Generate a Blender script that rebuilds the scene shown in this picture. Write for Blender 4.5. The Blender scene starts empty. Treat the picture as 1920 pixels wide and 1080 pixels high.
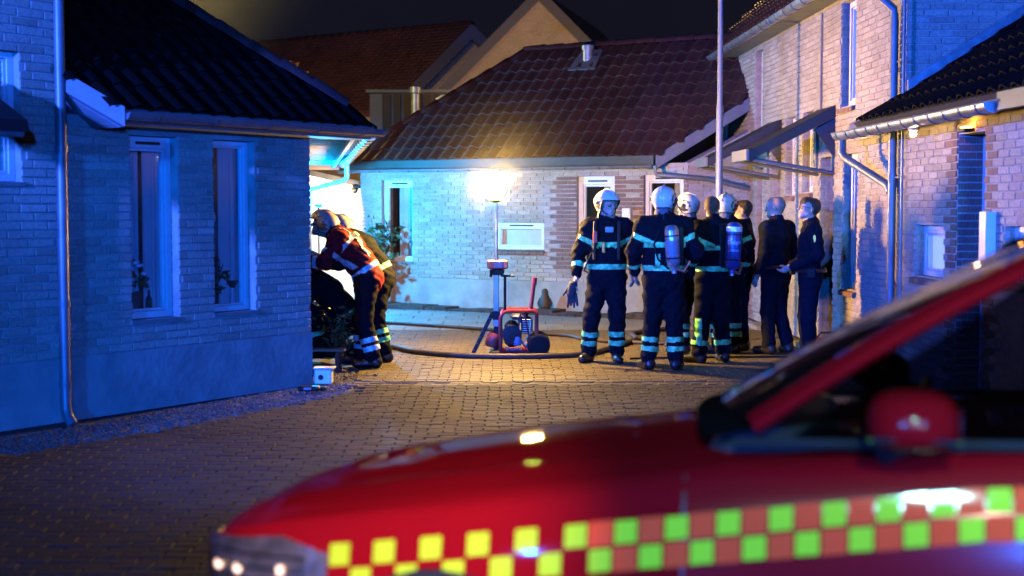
import bpy, math, random
import numpy as np
from mathutils import Vector, Matrix
random.seed(7)
R = math.radians
scene = bpy.context.scene
COL = scene.collection

# ------------------------------------------------------------------ camera
FPX = 2600.0
CAM_H = 1.67
PITCH = math.atan(150 / FPX)
cam_data = bpy.data.cameras.new('camera')
cam = bpy.data.objects.new('camera', cam_data)
COL.objects.link(cam)
cam.location = (0, 0, CAM_H)
cam.rotation_euler = (R(90) - PITCH, 0, 0)
cam_data.sensor_width = 36
cam_data.lens = 36 * FPX / 1920
cam_data.clip_end = 800
cam_data.dof.use_dof = True
cam_data.dof.focus_distance = 15.6
cam_data.dof.aperture_fstop = 1.5
scene.camera = cam

# ------------------------------------------------------------------ world: night sky
world = bpy.data.worlds.new('World')
scene.world = world
world.use_nodes = True
wn = world.node_tree
wn.nodes.clear()
w_out = wn.nodes.new('ShaderNodeOutputWorld')
w_bg = wn.nodes.new('ShaderNodeBackground')
w_sky = wn.nodes.new('ShaderNodeTexSky')
w_sky.sky_type = 'NISHITA'
w_sky.sun_disc = False
w_sky.sun_elevation = R(-4)
w_sky.sun_rotation = R(40)
w_tc = wn.nodes.new('ShaderNodeTexCoord')
w_n = wn.nodes.new('ShaderNodeTexNoise')
w_n.inputs['Scale'].default_value = 2.2
w_n.inputs['Detail'].default_value = 5
w_ramp = wn.nodes.new('ShaderNodeValToRGB')
w_ramp.color_ramp.elements[0].position = 0.3
w_ramp.color_ramp.elements[0].color = (0.0045, 0.005, 0.012, 1)
w_ramp.color_ramp.elements[1].position = 0.75
w_ramp.color_ramp.elements[1].color = (0.0105, 0.010, 0.018, 1)
w_add = wn.nodes.new('ShaderNodeMix')
w_add.data_type = 'RGBA'
w_add.inputs['Factor'].default_value = 0.0004
wn.links.new(w_tc.outputs['Generated'], w_n.inputs['Vector'])
wn.links.new(w_n.outputs['Fac'], w_ramp.inputs['Fac'])
wn.links.new(w_ramp.outputs['Color'], w_add.inputs[6])
wn.links.new(w_sky.outputs['Color'], w_add.inputs[7])
wn.links.new(w_add.outputs[2], w_bg.inputs['Color'])
w_bg.inputs['Strength'].default_value = 1.0
wn.links.new(w_bg.outputs['Background'], w_out.inputs['Surface'])

# ------------------------------------------------------------------ lamps of emergency vehicles and the street, and added fill lights
def lamp(name, kind, loc, col, power, radius=.1, aim=None, angle=60, blend=.4):
    d = bpy.data.lights.new(name, kind)
    d.color = col
    d.energy = power
    d.shadow_soft_size = radius
    o = bpy.data.objects.new(name, d)
    COL.objects.link(o)
    o.location = loc
    if kind == 'SPOT':
        d.spot_size = R(angle)
        d.spot_blend = blend
        o.rotation_euler = (Vector(aim) - Vector(loc)).to_track_quat('-Z', 'Y').to_euler()
    return o
BALL = 2600.0     # glow of the ball lamp on the light tower
lamp('blue_beacon', 'SPOT', (-7.0, 3.0, 3.6), (0.04, 0.12, 1.0), 15500, .15, (3.8, 14.2, 2.2), 50, .5)
lamp('blue_beacon', 'POINT', (-9.0, -14.0, 3.2), (0.0, 0.13, 1.0), 23000, .15)
lamp('blue_beacon', 'POINT', (0.2, -15.0, 2.3), (0.0, 0.12, 1.0), 5000, .15)
lamp('blue_beacon', 'POINT', (3.0, -12.0, 3.5), (0.01, 0.12, 1.0), 16000, .15)
lamp('gap_strobe', 'POINT', (-2.93, 21.3, 1.80), (0.0, 0.40, 1.0), 1350, .05)
lamp('band_fill', 'SPOT', (1.9, -6.0, 2.0), (0.34, 1.0, .72), 2600, .10, (2.0, 15.0, .9), 15, .6)  # added greenish spot that brightens the crew's reflective bands
lamp('door_strobe', 'SPOT', (-.47, -5.0, 4.4), (0.42, .95, 1.0), 2800, .32, (1.25, 3.4, .95), 23, .8)
lamp('car_fill', 'SPOT', (-.2, -1.6, 2.3), (1.0, .70, .45), 2800, .05, (-.42, 3.9, .78), 15.5, .9)  # added warm spot, cone shaped to reach only the car's nose
lamp('car_fill', 'SPOT', (.5, -1.6, 2.3), (1.0, .60, .55), 150, .05, (1.05, 3.6, 1.25), 14, .9)  # added spot to brighten the windscreen pillar and mirror
lamp('mast_floodlight', 'SPOT', (-6.0, 19.5, 8.6), (.74, .62, 1.0), 850, .10, (3.9, 16.6, 3.1), 46, .5)
lamp('street_or_fill', 'SPOT', (2.0, 29.0, 4.2), (1.0, .60, .24), 2600, .15, (0.5, 41, 6.2), 95, .6)
lamp('street_or_fill', 'POINT', (3.2, 28.4, 4.75), (1.0, .60, .18), 600, .15)
lamp('street_or_fill', 'POINT', (-6.5, 25.6, 5.3), (1.0, .68, .18), 1000, .15)  # added behind the left roof to gild ridge and hip tiles
lamp('street_or_fill', 'POINT', (-5.5, 27.0, 5.0), (.45, .85, .40), 200, .15)  # added point light, coloured green to tint the drifting fumes
lamp('street_or_fill', 'POINT', (-8.0, 43.0, 4.5), (1.0, .62, .26), 800, .15)  # added to brighten the long brown roof of the farther house

scene.view_settings.view_transform = 'Standard'
scene.view_settings.look = 'None'
scene.view_settings.exposure = 0
scene.view_settings.gamma = 1
scene.cycles.use_denoising = True
try:
    scene.cycles.denoiser = 'OPENIMAGEDENOISE'
    scene.cycles.denoising_prefilter = 'ACCURATE'
except Exception:
    pass
scene.cycles.max_bounces = 6
scene.cycles.diffuse_bounces = 0
scene.cycles.glossy_bounces = 3
scene.cycles.transmission_bounces = 4
scene.cycles.volume_bounces = 0
scene.cycles.sample_clamp_indirect = 3
scene.cycles.caustics_reflective = False
scene.cycles.caustics_refractive = False
scene.cycles.use_adaptive_sampling = True
scene.cycles.adaptive_threshold = 0.01

# ------------------------------------------------------------------ materials
MATS = {}
def mat(name, col, rough=.7, metal=0.0, var=0.0, nscale=8.0, bump=0.0, bscale=60.0, spec=.5, coat=0.0, emit=None, estr=0.0, col2=None, detail=4, trans=0.0, sheen=0.0):
    """principled surface: colour grain from noise (col to col2), optional fine bump"""
    if name in MATS:
        return MATS[name]
    m = bpy.data.materials.new(name)
    m.use_nodes = True
    nt = m.node_tree
    b = nt.nodes['Principled BSDF']
    b.inputs['Base Color'].default_value = (*col, 1)
    b.inputs['Roughness'].default_value = rough
    b.inputs['Metallic'].default_value = metal
    b.inputs['Specular IOR Level'].default_value = spec
    b.inputs['Coat Weight'].default_value = coat
    b.inputs['Coat Roughness'].default_value = .04
    b.inputs['Transmission Weight'].default_value = trans
    b.inputs['Sheen Weight'].default_value = sheen
    if emit:
        b.inputs['Emission Color'].default_value = (*emit, 1)
        b.inputs['Emission Strength'].default_value = estr
    tc = None
    if var or col2:
        tc = nt.nodes.new('ShaderNodeTexCoord')
        n = nt.nodes.new('ShaderNodeTexNoise')
        n.inputs['Scale'].default_value = nscale
        n.inputs['Detail'].default_value = detail
        r = nt.nodes.new('ShaderNodeValToRGB')
        c2 = col2 if col2 else tuple(c * (1 - var) for c in col)
        c1 = col if col2 else tuple(min(1, c * (1 + var * .6)) for c in col)
        r.color_ramp.elements[0].position = .33
        r.color_ramp.elements[1].position = .68
        r.color_ramp.elements[0].color = (*c2, 1)
        r.color_ramp.elements[1].color = (*c1, 1)
        nt.links.new(tc.outputs['Object'], n.inputs['Vector'])
        nt.links.new(n.outputs['Fac'], r.inputs['Fac'])
        nt.links.new(r.outputs['Color'], b.inputs['Base Color'])
    if bump:
        tc = tc or nt.nodes.new('ShaderNodeTexCoord')
        n2 = nt.nodes.new('ShaderNodeTexNoise')
        n2.inputs['Scale'].default_value = bscale
        n2.inputs['Detail'].default_value = 5
        bp = nt.nodes.new('ShaderNodeBump')
        bp.inputs['Strength'].default_value = bump
        bp.inputs['Distance'].default_value = .01
        nt.links.new(tc.outputs['Object'], n2.inputs['Vector'])
        nt.links.new(n2.outputs['Fac'], bp.inputs['Height'])
        nt.links.new(bp.outputs['Normal'], b.inputs['Normal'])
    MATS[name] = m
    return m

def piece_mat(name, cols, rough=.8, bump=.5, bscale=90.0, spec=.4, stain=.25, sscale=1.1):
    """for bricks, pavers, tiles: each piece picks its own tone (object random + the face attribute 'tone'), plus grain and large soft stains"""
    if name in MATS:
        return MATS[name]
    m = bpy.data.materials.new(name)
    m.use_nodes = True
    nt = m.node_tree
    L = nt.links.new
    b = nt.nodes['Principled BSDF']
    b.inputs['Roughness'].default_value = rough
    b.inputs['Specular IOR Level'].default_value = spec
    oi = nt.nodes.new('ShaderNodeObjectInfo')
    at = nt.nodes.new('ShaderNodeAttribute')
    at.attribute_name = 'tone'
    ad = nt.nodes.new('ShaderNodeMath'); ad.operation = 'ADD'
    fr = nt.nodes.new('ShaderNodeMath'); fr.operation = 'FRACT'
    L(oi.outputs['Random'], ad.inputs[0]); L(at.outputs['Fac'], ad.inputs[1]); L(ad.outputs[0], fr.inputs[0])
    rp = nt.nodes.new('ShaderNodeValToRGB')
    rp.color_ramp.interpolation = 'LINEAR'
    e = rp.color_ramp.elements
    e[0].color = (*cols[0], 1); e[0].position = 0
    e[1].color = (*cols[-1], 1); e[1].position = 1
    for i, c in enumerate(cols[1:-1]):
        k = e.new((i + 1) / (len(cols) - 1)); k.color = (*c, 1)
    L(fr.outputs[0], rp.inputs['Fac'])
    ge = nt.nodes.new('ShaderNodeNewGeometry')
    n = nt.nodes.new('ShaderNodeTexNoise'); n.inputs['Scale'].default_value = 45; n.inputs['Detail'].default_value = 6
    n3 = nt.nodes.new('ShaderNodeTexNoise'); n3.inputs['Scale'].default_value = sscale; n3.inputs['Detail'].default_value = 5
    L(ge.outputs['Position'], n.inputs['Vector']); L(ge.outputs['Position'], n3.inputs['Vector'])
    mm = nt.nodes.new('ShaderNodeMapRange'); mm.inputs['From Min'].default_value = .3; mm.inputs['From Max'].default_value = .7
    mm.inputs['To Min'].default_value = .72; mm.inputs['To Max'].default_value = 1.15
    L(n.outputs['Fac'], mm.inputs['Value'])
    m3 = nt.nodes.new('ShaderNodeMapRange'); m3.inputs['From Min'].default_value = .3; m3.inputs['From Max'].default_value = .7
    m3.inputs['To Min'].default_value = 1 - stain; m3.inputs['To Max'].default_value = 1 + stain * .5
    L(n3.outputs['Fac'], m3.inputs['Value'])
    mu = nt.nodes.new('ShaderNodeMath'); mu.operation = 'MULTIPLY'
    L(mm.outputs['Result'], mu.inputs[0]); L(m3.outputs['Result'], mu.inputs[1])
    vm = nt.nodes.new('ShaderNodeVectorMath'); vm.operation = 'SCALE'
    L(rp.outputs['Color'], vm.inputs[0]); L(mu.outputs[0], vm.inputs['Scale'])
    L(vm.outputs['Vector'], b.inputs['Base Color'])
    n2 = nt.nodes.new('ShaderNodeTexNoise'); n2.inputs['Scale'].default_value = bscale; n2.inputs['Detail'].default_value = 4
    L(ge.outputs['Position'], n2.inputs['Vector'])
    bp = nt.nodes.new('ShaderNodeBump'); bp.inputs['Strength'].default_value = bump; bp.inputs['Distance'].default_value = .008
    L(n2.outputs['Fac'], bp.inputs['Height']); L(bp.outputs['Normal'], b.inputs['Normal'])
    MATS[name] = m
    return m

BUFF = piece_mat('buff_brick', [(.40, .335, .27), (.45, .38, .31), (.49, .42, .35), (.42, .35, .28), (.36, .295, .235)])
REDB = piece_mat('red_brick', [(.22, .13, .10), (.27, .15, .11), (.24, .14, .11), (.20, .12, .095)])
MORTAR = mat('mortar', (.41, .38, .335), .95, var=.3, nscale=5, bump=.5)
PLINTH = mat('plinth_render', (.36, .34, .31), .9, var=.22, nscale=3.3, bump=.8, bscale=14)
TILE_DK = piece_mat('dark_roof_tile', [(.006, .0048, .005), (.008, .006, .0055), (.005, .004, .0045), (.007, .005, .005)], .8, .25, 60, .06, .2)
TILE_RED = piece_mat('red_roof_tile', [(.055, .024, .023), (.070, .030, .026), (.060, .026, .024), (.046, .021, .021)], .42, .3, 60, .55, .25)
UNDERLAY = mat('roof_underlay', (.02, .016, .015), .9)
PAVER = piece_mat('paver', [(.036, .031, .025), (.046, .039, .030), (.031, .027, .022), (.052, .043, .032), (.026, .023, .019)], .8, .6, 160, .22, .5, .7)
PAVER2 = piece_mat('worn_paver', [(.098, .077, .043), (.11, .085, .047), (.092, .072, .041), (.116, .09, .05)], .65, .5, 110, .4, .25, .8)
SLAB = piece_mat('concrete_slab', [(.27, .25, .23), (.30, .28, .255), (.25, .235, .215)], .75, .4, 80, .4, .25)
JOINT = mat('joint_sand', (.022, .019, .016), .95, var=.4, nscale=20, bump=.5)
ZINC = mat('zinc', (.50, .52, .54), .38, .9, var=.3, nscale=9)
ZINC_PAINT = mat('downpipe_grey', (.17, .18, .19), .42, .3, var=.2, nscale=6)
WHITE = mat('white_paint', (.80, .80, .78), .38, var=.06, nscale=6)
GLASS = None
def make_glass(name, tint=(.93, .94, .95), base=.03):
    """thin clear pane: see-through, more mirror-like towards grazing angles"""
    m = bpy.data.materials.new(name)
    m.use_nodes = True
    nt = m.node_tree; nt.nodes.clear()
    o = nt.nodes.new('ShaderNodeOutputMaterial')
    g = nt.nodes.new('ShaderNodeBsdfGlossy'); g.inputs['Roughness'].default_value = .015
    t = nt.nodes.new('ShaderNodeBsdfTransparent'); t.inputs['Color'].default_value = (*tint, 1)
    f = nt.nodes.new('ShaderNodeLayerWeight'); f.inputs['Blend'].default_value = .5
    pw = nt.nodes.new('ShaderNodeMath'); pw.operation = 'POWER'; pw.inputs[1].default_value = 4.0
    ma = nt.nodes.new('ShaderNodeMath'); ma.operation = 'MULTIPLY_ADD'
    ma.inputs[1].default_value = .95 - base; ma.inputs[2].default_value = base
    mx = nt.nodes.new('ShaderNodeMixShader')
    L = nt.links.new
    L(f.outputs['Facing'], pw.inputs[0]); L(pw.outputs[0], ma.inputs[0]); L(ma.outputs[0], mx.inputs['Fac'])
    L(t.outputs[0], mx.inputs[1]); L(g.outputs[0], mx.inputs[2]); L(mx.outputs[0], o.inputs['Surface'])
    MATS[name] = m
    return m
GLASS = make_glass('window_glass')
CURTAIN = mat('curtain_cloth', (.50, .47, .42), .9, var=.15, nscale=5)
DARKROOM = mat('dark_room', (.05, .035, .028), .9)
FASCIA = mat('dark_green_fascia', (.045, .052, .045), .55, var=.2, nscale=4)
FASCIA_GREY = mat('grey_fascia', (.16, .165, .17), .6, var=.2, nscale=4)
BLACKPL = mat('black_plastic', (.014, .014, .015), .5, spec=.18)
STEEL = mat('steel', (.45, .46, .47), .35, .9, var=.2, nscale=12)
RUBBER = mat('rubber', (.014, .014, .014), .75, bump=.2, spec=.15)
DARKWOOD = mat('dark_wood', (.055, .042, .034), .65, var=.4, nscale=3)

# ------------------------------------------------------------------ mesh helpers
WLOC = {}
def wloc(p):
    return WLOC.get(p.name, Vector((0, 0, 0))) if p else Vector((0, 0, 0))

def thing(name, label, cat, loc=(0, 0, 0), rotz=0.0, group=None):
    o = bpy.data.objects.new(name, None)
    o.empty_display_size = .2
    COL.objects.link(o)
    o.location = loc
    o.rotation_euler = (0, 0, rotz)
    o['label'] = label
    o['category'] = cat
    if group:
        o['group'] = group
    WLOC[o.name] = Vector(loc)
    return o

def tag(o, label=None, cat=None, group=None, kind=None):
    if label: o['label'] = label
    if cat: o['category'] = cat
    if group: o['group'] = group
    if kind: o['kind'] = kind
    return o

class MB:
    def __init__(s):
        s.v = []; s.f = []; s.m = []; s.t = []
    def add(s, vs, fs, mi=0, tone=0.0):
        k = len(s.v)
        s.v.extend([tuple(p) for p in vs])
        for f in fs:
            s.f.append(tuple(i + k for i in f)); s.m.append(mi); s.t.append(tone)
    def quad(s, a, b, c, d, mi=0, tone=0.0):
        s.add([a, b, c, d], [(0, 1, 2, 3)], mi, tone)
    def hexa(s, o, a, b, c, mi=0, tone=0.0, skip=()):
        """box from corner o along vectors a, b, c (right-handed)"""
        o, a, b, c = Vector(o), Vector(a), Vector(b), Vector(c)
        if a.cross(b).dot(c) < 0:
            a, b = b, a
        p = [o, o + a, o + a + b, o + b, o + c, o + a + c, o + a + b + c, o + b + c]
        fs = [(0, 3, 2, 1), (4, 5, 6, 7), (0, 1, 5, 4), (1, 2, 6, 5), (2, 3, 7, 6), (3, 0, 4, 7)]
        s.add(p, fs, mi, tone)
    def box(s, c, d, mi=0, rot=0.0, tone=0.0):
        cx, cy, cz = c
        ca, sa = math.cos(rot), math.sin(rot)
        a = Vector((ca, sa, 0)) * d[0]; b = Vector((-sa, ca, 0)) * d[1]; e = Vector((0, 0, d[2]))
        s.hexa(Vector(c) - a / 2 - b / 2 - e / 2, a, b, e, mi, tone)
    def bbox(s, c, d, bev=.01, mi=0, rot=0.0):
        """box with chamfered edges (rounded look)"""
        hx, hy, hz = d[0] / 2, d[1] / 2, d[2] / 2
        b = min(bev, hx * .9, hy * .9, hz * .9)
        rings = []
        for z, ins in ((-hz, b), (-hz + b, 0), (hz - b, 0), (hz, b)):
            x, y = hx - ins, hy - ins
            k = b
            rings.append([(x - k, -y, z), (x, -y + k, z), (x, y - k, z), (x - k, y, z), (-x + k, y, z), (-x, y - k, z), (-x, -y + k, z), (-x + k, -y, z)])
        ca, sa = math.cos(rot), math.sin(rot)
        vs = [(c[0] + x * ca - y * sa, c[1] + x * sa + y * ca, c[2] + z) for r in rings for x, y, z in r]
        fs = [tuple(reversed(range(8))), tuple(range(24, 32))]
        for k in range(3):
            for i in range(8):
                j = (i + 1) % 8
                fs.append((k * 8 + i, k * 8 + j, k * 8 + 8 + j, k * 8 + 8 + i))
        s.add(vs, fs, mi)
    def tube(s, pts, r, n=8, mi=0, caps=True, closed=False):
        pts = [Vector(p) for p in pts]
        rs = r if isinstance(r, (list, tuple)) else [r] * len(pts)
        vs = []; N = len(pts)
        up = None
        for i, p in enumerate(pts):
            if closed:
                d = pts[(i + 1) % N] - pts[i - 1]
            else:
                d = pts[min(i + 1, N - 1)] - pts[max(i - 1, 0)]
            d.normalize()
            if up is None:
                up = Vector((0, 0, 1)) if abs(d.z) < .9 else Vector((1, 0, 0))
            a = d.cross(up)
            if a.length < 1e-4:
                a = d.orthogonal()
            a.normalize()
            b = a.cross(d).normalized()
            up = b
            for k in range(n):
                t = 2 * math.pi * k / n
                vs.append(p + a * (math.cos(t) * rs[i]) + b * (math.sin(t) * rs[i]))
        fs = []
        for i in range(N if closed else N - 1):
            i2 = (i + 1) % N
            for k in range(n):
                k2 = (k + 1) % n
                fs.append((i * n + k, i2 * n + k, i2 * n + k2, i * n + k2))
        if caps and not closed:
            fs.append(tuple(range(n))); fs.append(tuple(reversed(range((N - 1) * n, N * n))))
        s.add(vs, fs, mi)
    def lathe(s, prof, c=(0, 0, 0), n=16, mi=0, axis=None, arc=None):
        """prof: list of (r, h) up the axis"""
        ax = Vector(axis).normalized() if axis else Vector((0, 0, 1))
        a = ax.orthogonal().normalized(); b = ax.cross(a)
        c = Vector(c); vs = []
        for r, h in prof:
            for k in range(n):
                t = 2 * math.pi * k / n
                vs.append(c + ax * h + a * (r * math.cos(t)) + b * (r * math.sin(t)))
        fs = []
        for i in range(len(prof) - 1):
            for k in range(n):
                k2 = (k + 1) % n
                fs.append((i * n + k, i * n + k2, (i + 1) * n + k2, (i + 1) * n + k))
        if prof[0][0] > 1e-4: fs.append(tuple(reversed(range(n))))
        if prof[-1][0] > 1e-4: fs.append(tuple(range((len(prof) - 1) * n, len(prof) * n)))
        s.add(vs, fs, mi)
    def build(s, name, mats, parent=None, smooth=False, local=False, kind=None, label=None):
        me = bpy.data.meshes.new(name)
        vs = s.v
        if parent is not None and not local:
            w = wloc(parent)
            vs = [(x - w.x, y - w.y, z - w.z) for x, y, z in vs]
        me.from_pydata(vs, [], s.f)
        if not isinstance(mats, (list, tuple)): mats = [mats]
        for m in mats: me.materials.append(m)
        if len(mats) > 1: me.polygons.foreach_set('material_index', s.m)
        if any(s.t):
            a = me.attributes.new('tone', 'FLOAT', 'FACE')
            a.data.foreach_set('value', s.t)
        if smooth:
            me.polygons.foreach_set('use_smooth', [True] * len(me.polygons))
            try: me.set_sharp_from_angle(angle=R(42))
            except Exception: pass
        me.validate(); me.update()
        o = bpy.data.objects.new(name, me)
        COL.objects.link(o)
        if parent is not None:
            o.parent = parent
            WLOC[o.name] = wloc(parent)
        if kind: o['kind'] = kind
        if label: o['label'] = label
        return o

def piece(name, me, parent, loc, rot=(0, 0, 0), scale=(1, 1, 1)):
    """one loose piece that shares mesh data"""
    o = bpy.data.objects.new(name, me)
    COL.objects.link(o)
    w = wloc(parent)
    o.location = (loc[0] - w.x, loc[1] - w.y, loc[2] - w.z)
    o.rotation_euler = rot
    o.scale = scale
    if parent: o.parent = parent
    return o

_cs, _sn = math.cos(PITCH), math.sin(PITCH)
def on_screen(x, y, z):
    h = z - CAM_H
    d = y * _cs - h * _sn
    if d < .3: return None
    return 960 + FPX * x / d, 540 - FPX * (y * _sn + h * _cs) / d, d
def in_view(x, y, z, m=30):
    q = on_screen(x, y, z)
    return q is not None and -m < q[0] < 1920 + m and -m < q[1] < 1080 + m

class Wall:
    """vertical plane: point P, direction u along it, outward normal n"""
    def __init__(s, P, u, n):
        s.P = Vector((*P, 0)); s.u = Vector((*u, 0)); s.n = Vector((*n, 0))
        s.rot = math.atan2(n[0], -n[1])      # local -Y looks outwards
    def at(s, a, z, off=0.0):
        p = s.P + s.u * a + s.n * off
        return Vector((p.x, p.y, z))

def brick_mesh(mat_, L=.228, H=.0547, D=.02, b=.003):
    """front at y=-D .. 0, chamfered front edge, open back"""
    m = MB()
    x, z = L / 2, H / 2
    vs = [(-x, 0, -z), (x, 0, -z), (x, 0, z), (-x, 0, z), (-x, -D + b, -z), (x, -D + b, -z), (x, -D + b, z), (-x, -D + b, z),
          (-x + b, -D, -z + b), (x - b, -D, -z + b), (x - b, -D, z - b), (-x + b, -D, z - b)]
    fs = []
    for k in (0, 4):
        for i in range(4):
            j = (i + 1) % 4
            fs.append((k + i, k + j, k + 4 + j, k + 4 + i))
    fs.append((8, 9, 10, 11))
    m.add(vs, fs)
    me = bpy.data.meshes.new('brick')
    me.from_pydata(m.v, [], m.f); me.materials.append(mat_); me.update()
    return me
BRICK_ME = {'b': brick_mesh(BUFF), 'r': brick_mesh(REDB)}
BRICK_OUT = .0042
BRICK_P = .2395; COURSE = .0667

def cut_spans(lo, hi, cuts):
    sp = [(lo, hi)]
    for a, b in cuts:
        n = []
        for p, q in sp:
            if b <= p or a >= q: n.append((p, q)); continue
            if a > p: n.append((p, a))
            if b < q: n.append((b, q))
        sp = n
    return sp

def brick_wall(wall, parent, s0, s1, z0, z1, openings=(), plinth=0.0, thick=.34, nmax=300, red=.30, top=None, wname='wall', jambs=False):
    """mortar body with openings, bricks standing proud of it. openings: (a, b, zlo, zhi, depth, red). top(s): height of the wall top"""
    mb = MB()
    ss = sorted({s0, s1, *[o[0] for o in openings], *[o[1] for o in openings]})
    zz = sorted({z0, z1, *[o[2] for o in openings if o[2] > z0], *[o[3] for o in openings]})
    for i in range(len(ss) - 1):
        for j in range(len(zz) - 1):
            a, b, c, d = ss[i], ss[i + 1], zz[j], zz[j + 1]
            cs, cz = (a + b) / 2, (c + d) / 2
            if any(o[0] < cs < o[1] and o[2] < cz < o[3] for o in openings): continue
            mb.hexa(wall.at(a, c, 0), wall.u * (b - a), wall.n * -thick, Vector((0, 0, d - c)))
    w = mb.build(wname, MORTAR, parent)
    # plinth
    if plinth:
        pm = MB()
        for a, b in cut_spans(s0, s1, [(o[0], o[1]) for o in openings if o[2] < plinth]):
            pm.hexa(wall.at(a, z0, 0.0015), wall.u * (b - a), wall.n * .022, Vector((0, 0, plinth - z0)))
        pm.build('plinth', PLINTH, parent)
    lst = []
    rng = random.Random(int(abs(wall.P.x * 100) + s1 * 10))
    ncourse = int((z1 - max(z0, plinth)) / COURSE)
    for c in range(ncourse):
        z = max(z0, plinth) + c * COURSE + COURSE / 2
        cuts = [(o[0], o[1]) for o in openings if o[2] - .02 < z < o[3] + .01]
        for p, q in cut_spans(s0, s1, cuts):
            off = (c % 2) * BRICK_P / 2 + (0.06 if c % 5 == 3 else 0)
            k0 = math.floor((p - s0 - off) / BRICK_P) - 1
            k = k0
            while True:
                a = s0 + off + k * BRICK_P; b = a + BRICK_P - .0115
                k += 1
                if a >= q: break
                a2, b2 = max(a, p + .001), min(b, q - .001)
                if b2 - a2 < .045: continue
                m = (a2 + b2) / 2
                if top and z > top(m) - .03: continue
                kind = 'b'
                for o in openings:
                    if len(o) > 5 and o[5] and o[2] - .02 < z < o[3] + .02:
                        lim = o[5] + (0.12 if c % 2 else -.03)
                        if o[0] - lim < m < o[1] + lim: kind = 'r'
                lst.append((m, z, (b2 - a2) / .228, kind, rng.uniform(-.0015, .0015)))
    vis = []
    rest = []
    for e in lst:
        p = wall.at(e[0], e[1])
        q = on_screen(*p)
        if q and -20 < q[0] < 1940 and -20 < q[1] < 1100: vis.append((q[2] / max(.4, e[2]), e))
        else: rest.append(e)
    vis.sort(key=lambda t: t[0])
    rest += [e for _, e in vis[nmax:]]
    for _, e in vis[:nmax]:
        piece('brick', BRICK_ME[e[3]], w, wall.at(e[0], e[1], BRICK_OUT + e[4] - .0115), (0, 0, wall.rot), (e[2], 1, 1))
    if rest:
        st = MB()
        base = BRICK_ME['b']
        vv = [v.co.copy() for v in base.vertices]; ff = [tuple(p.vertices) for p in base.polygons]
        ca, sa = math.cos(wall.rot), math.sin(wall.rot)
        for e in rest:
            o = wall.at(e[0], e[1], BRICK_OUT + e[4] - .0115)
            vs = [(o.x + v.x * e[2] * ca - v.y * sa, o.y + v.x * e[2] * sa + v.y * ca, o.z + v.z) for v in vv]
            st.add(vs, ff, 0 if e[3] == 'b' else 1, rng.random() + .001)
        st.build('bricks', [BUFF, REDB], w, kind='stuff')
    if jambs:      # bricks lining the far side of each opening
        jm = MB()
        for o in openings:
            z = max(z0, o[2]); c = 0
            while z < o[3] - .03:
                x = .0 if c % 2 else -.0
                d0 = .002
                while d0 < o[4] - .03:
                    L = min(.108 if c % 2 == 0 or d0 > .01 else .054, o[4] - d0)
                    jm.hexa(wall.at(o[1] - .0055, z, -d0), wall.n * -(L - .008), wall.u * .005, Vector((0, 0, min(.0547, o[3] - z))), 1 if len(o) > 5 and o[5] else 0, rng.random() + .001)
                    d0 += L
                z += COURSE; c += 1
        jm.build('jamb_bricks', [BUFF, REDB], w, kind='stuff')
    # reveals lined with brick-coloured boards of the opening's own depth are the mortar body itself
    return w

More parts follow.
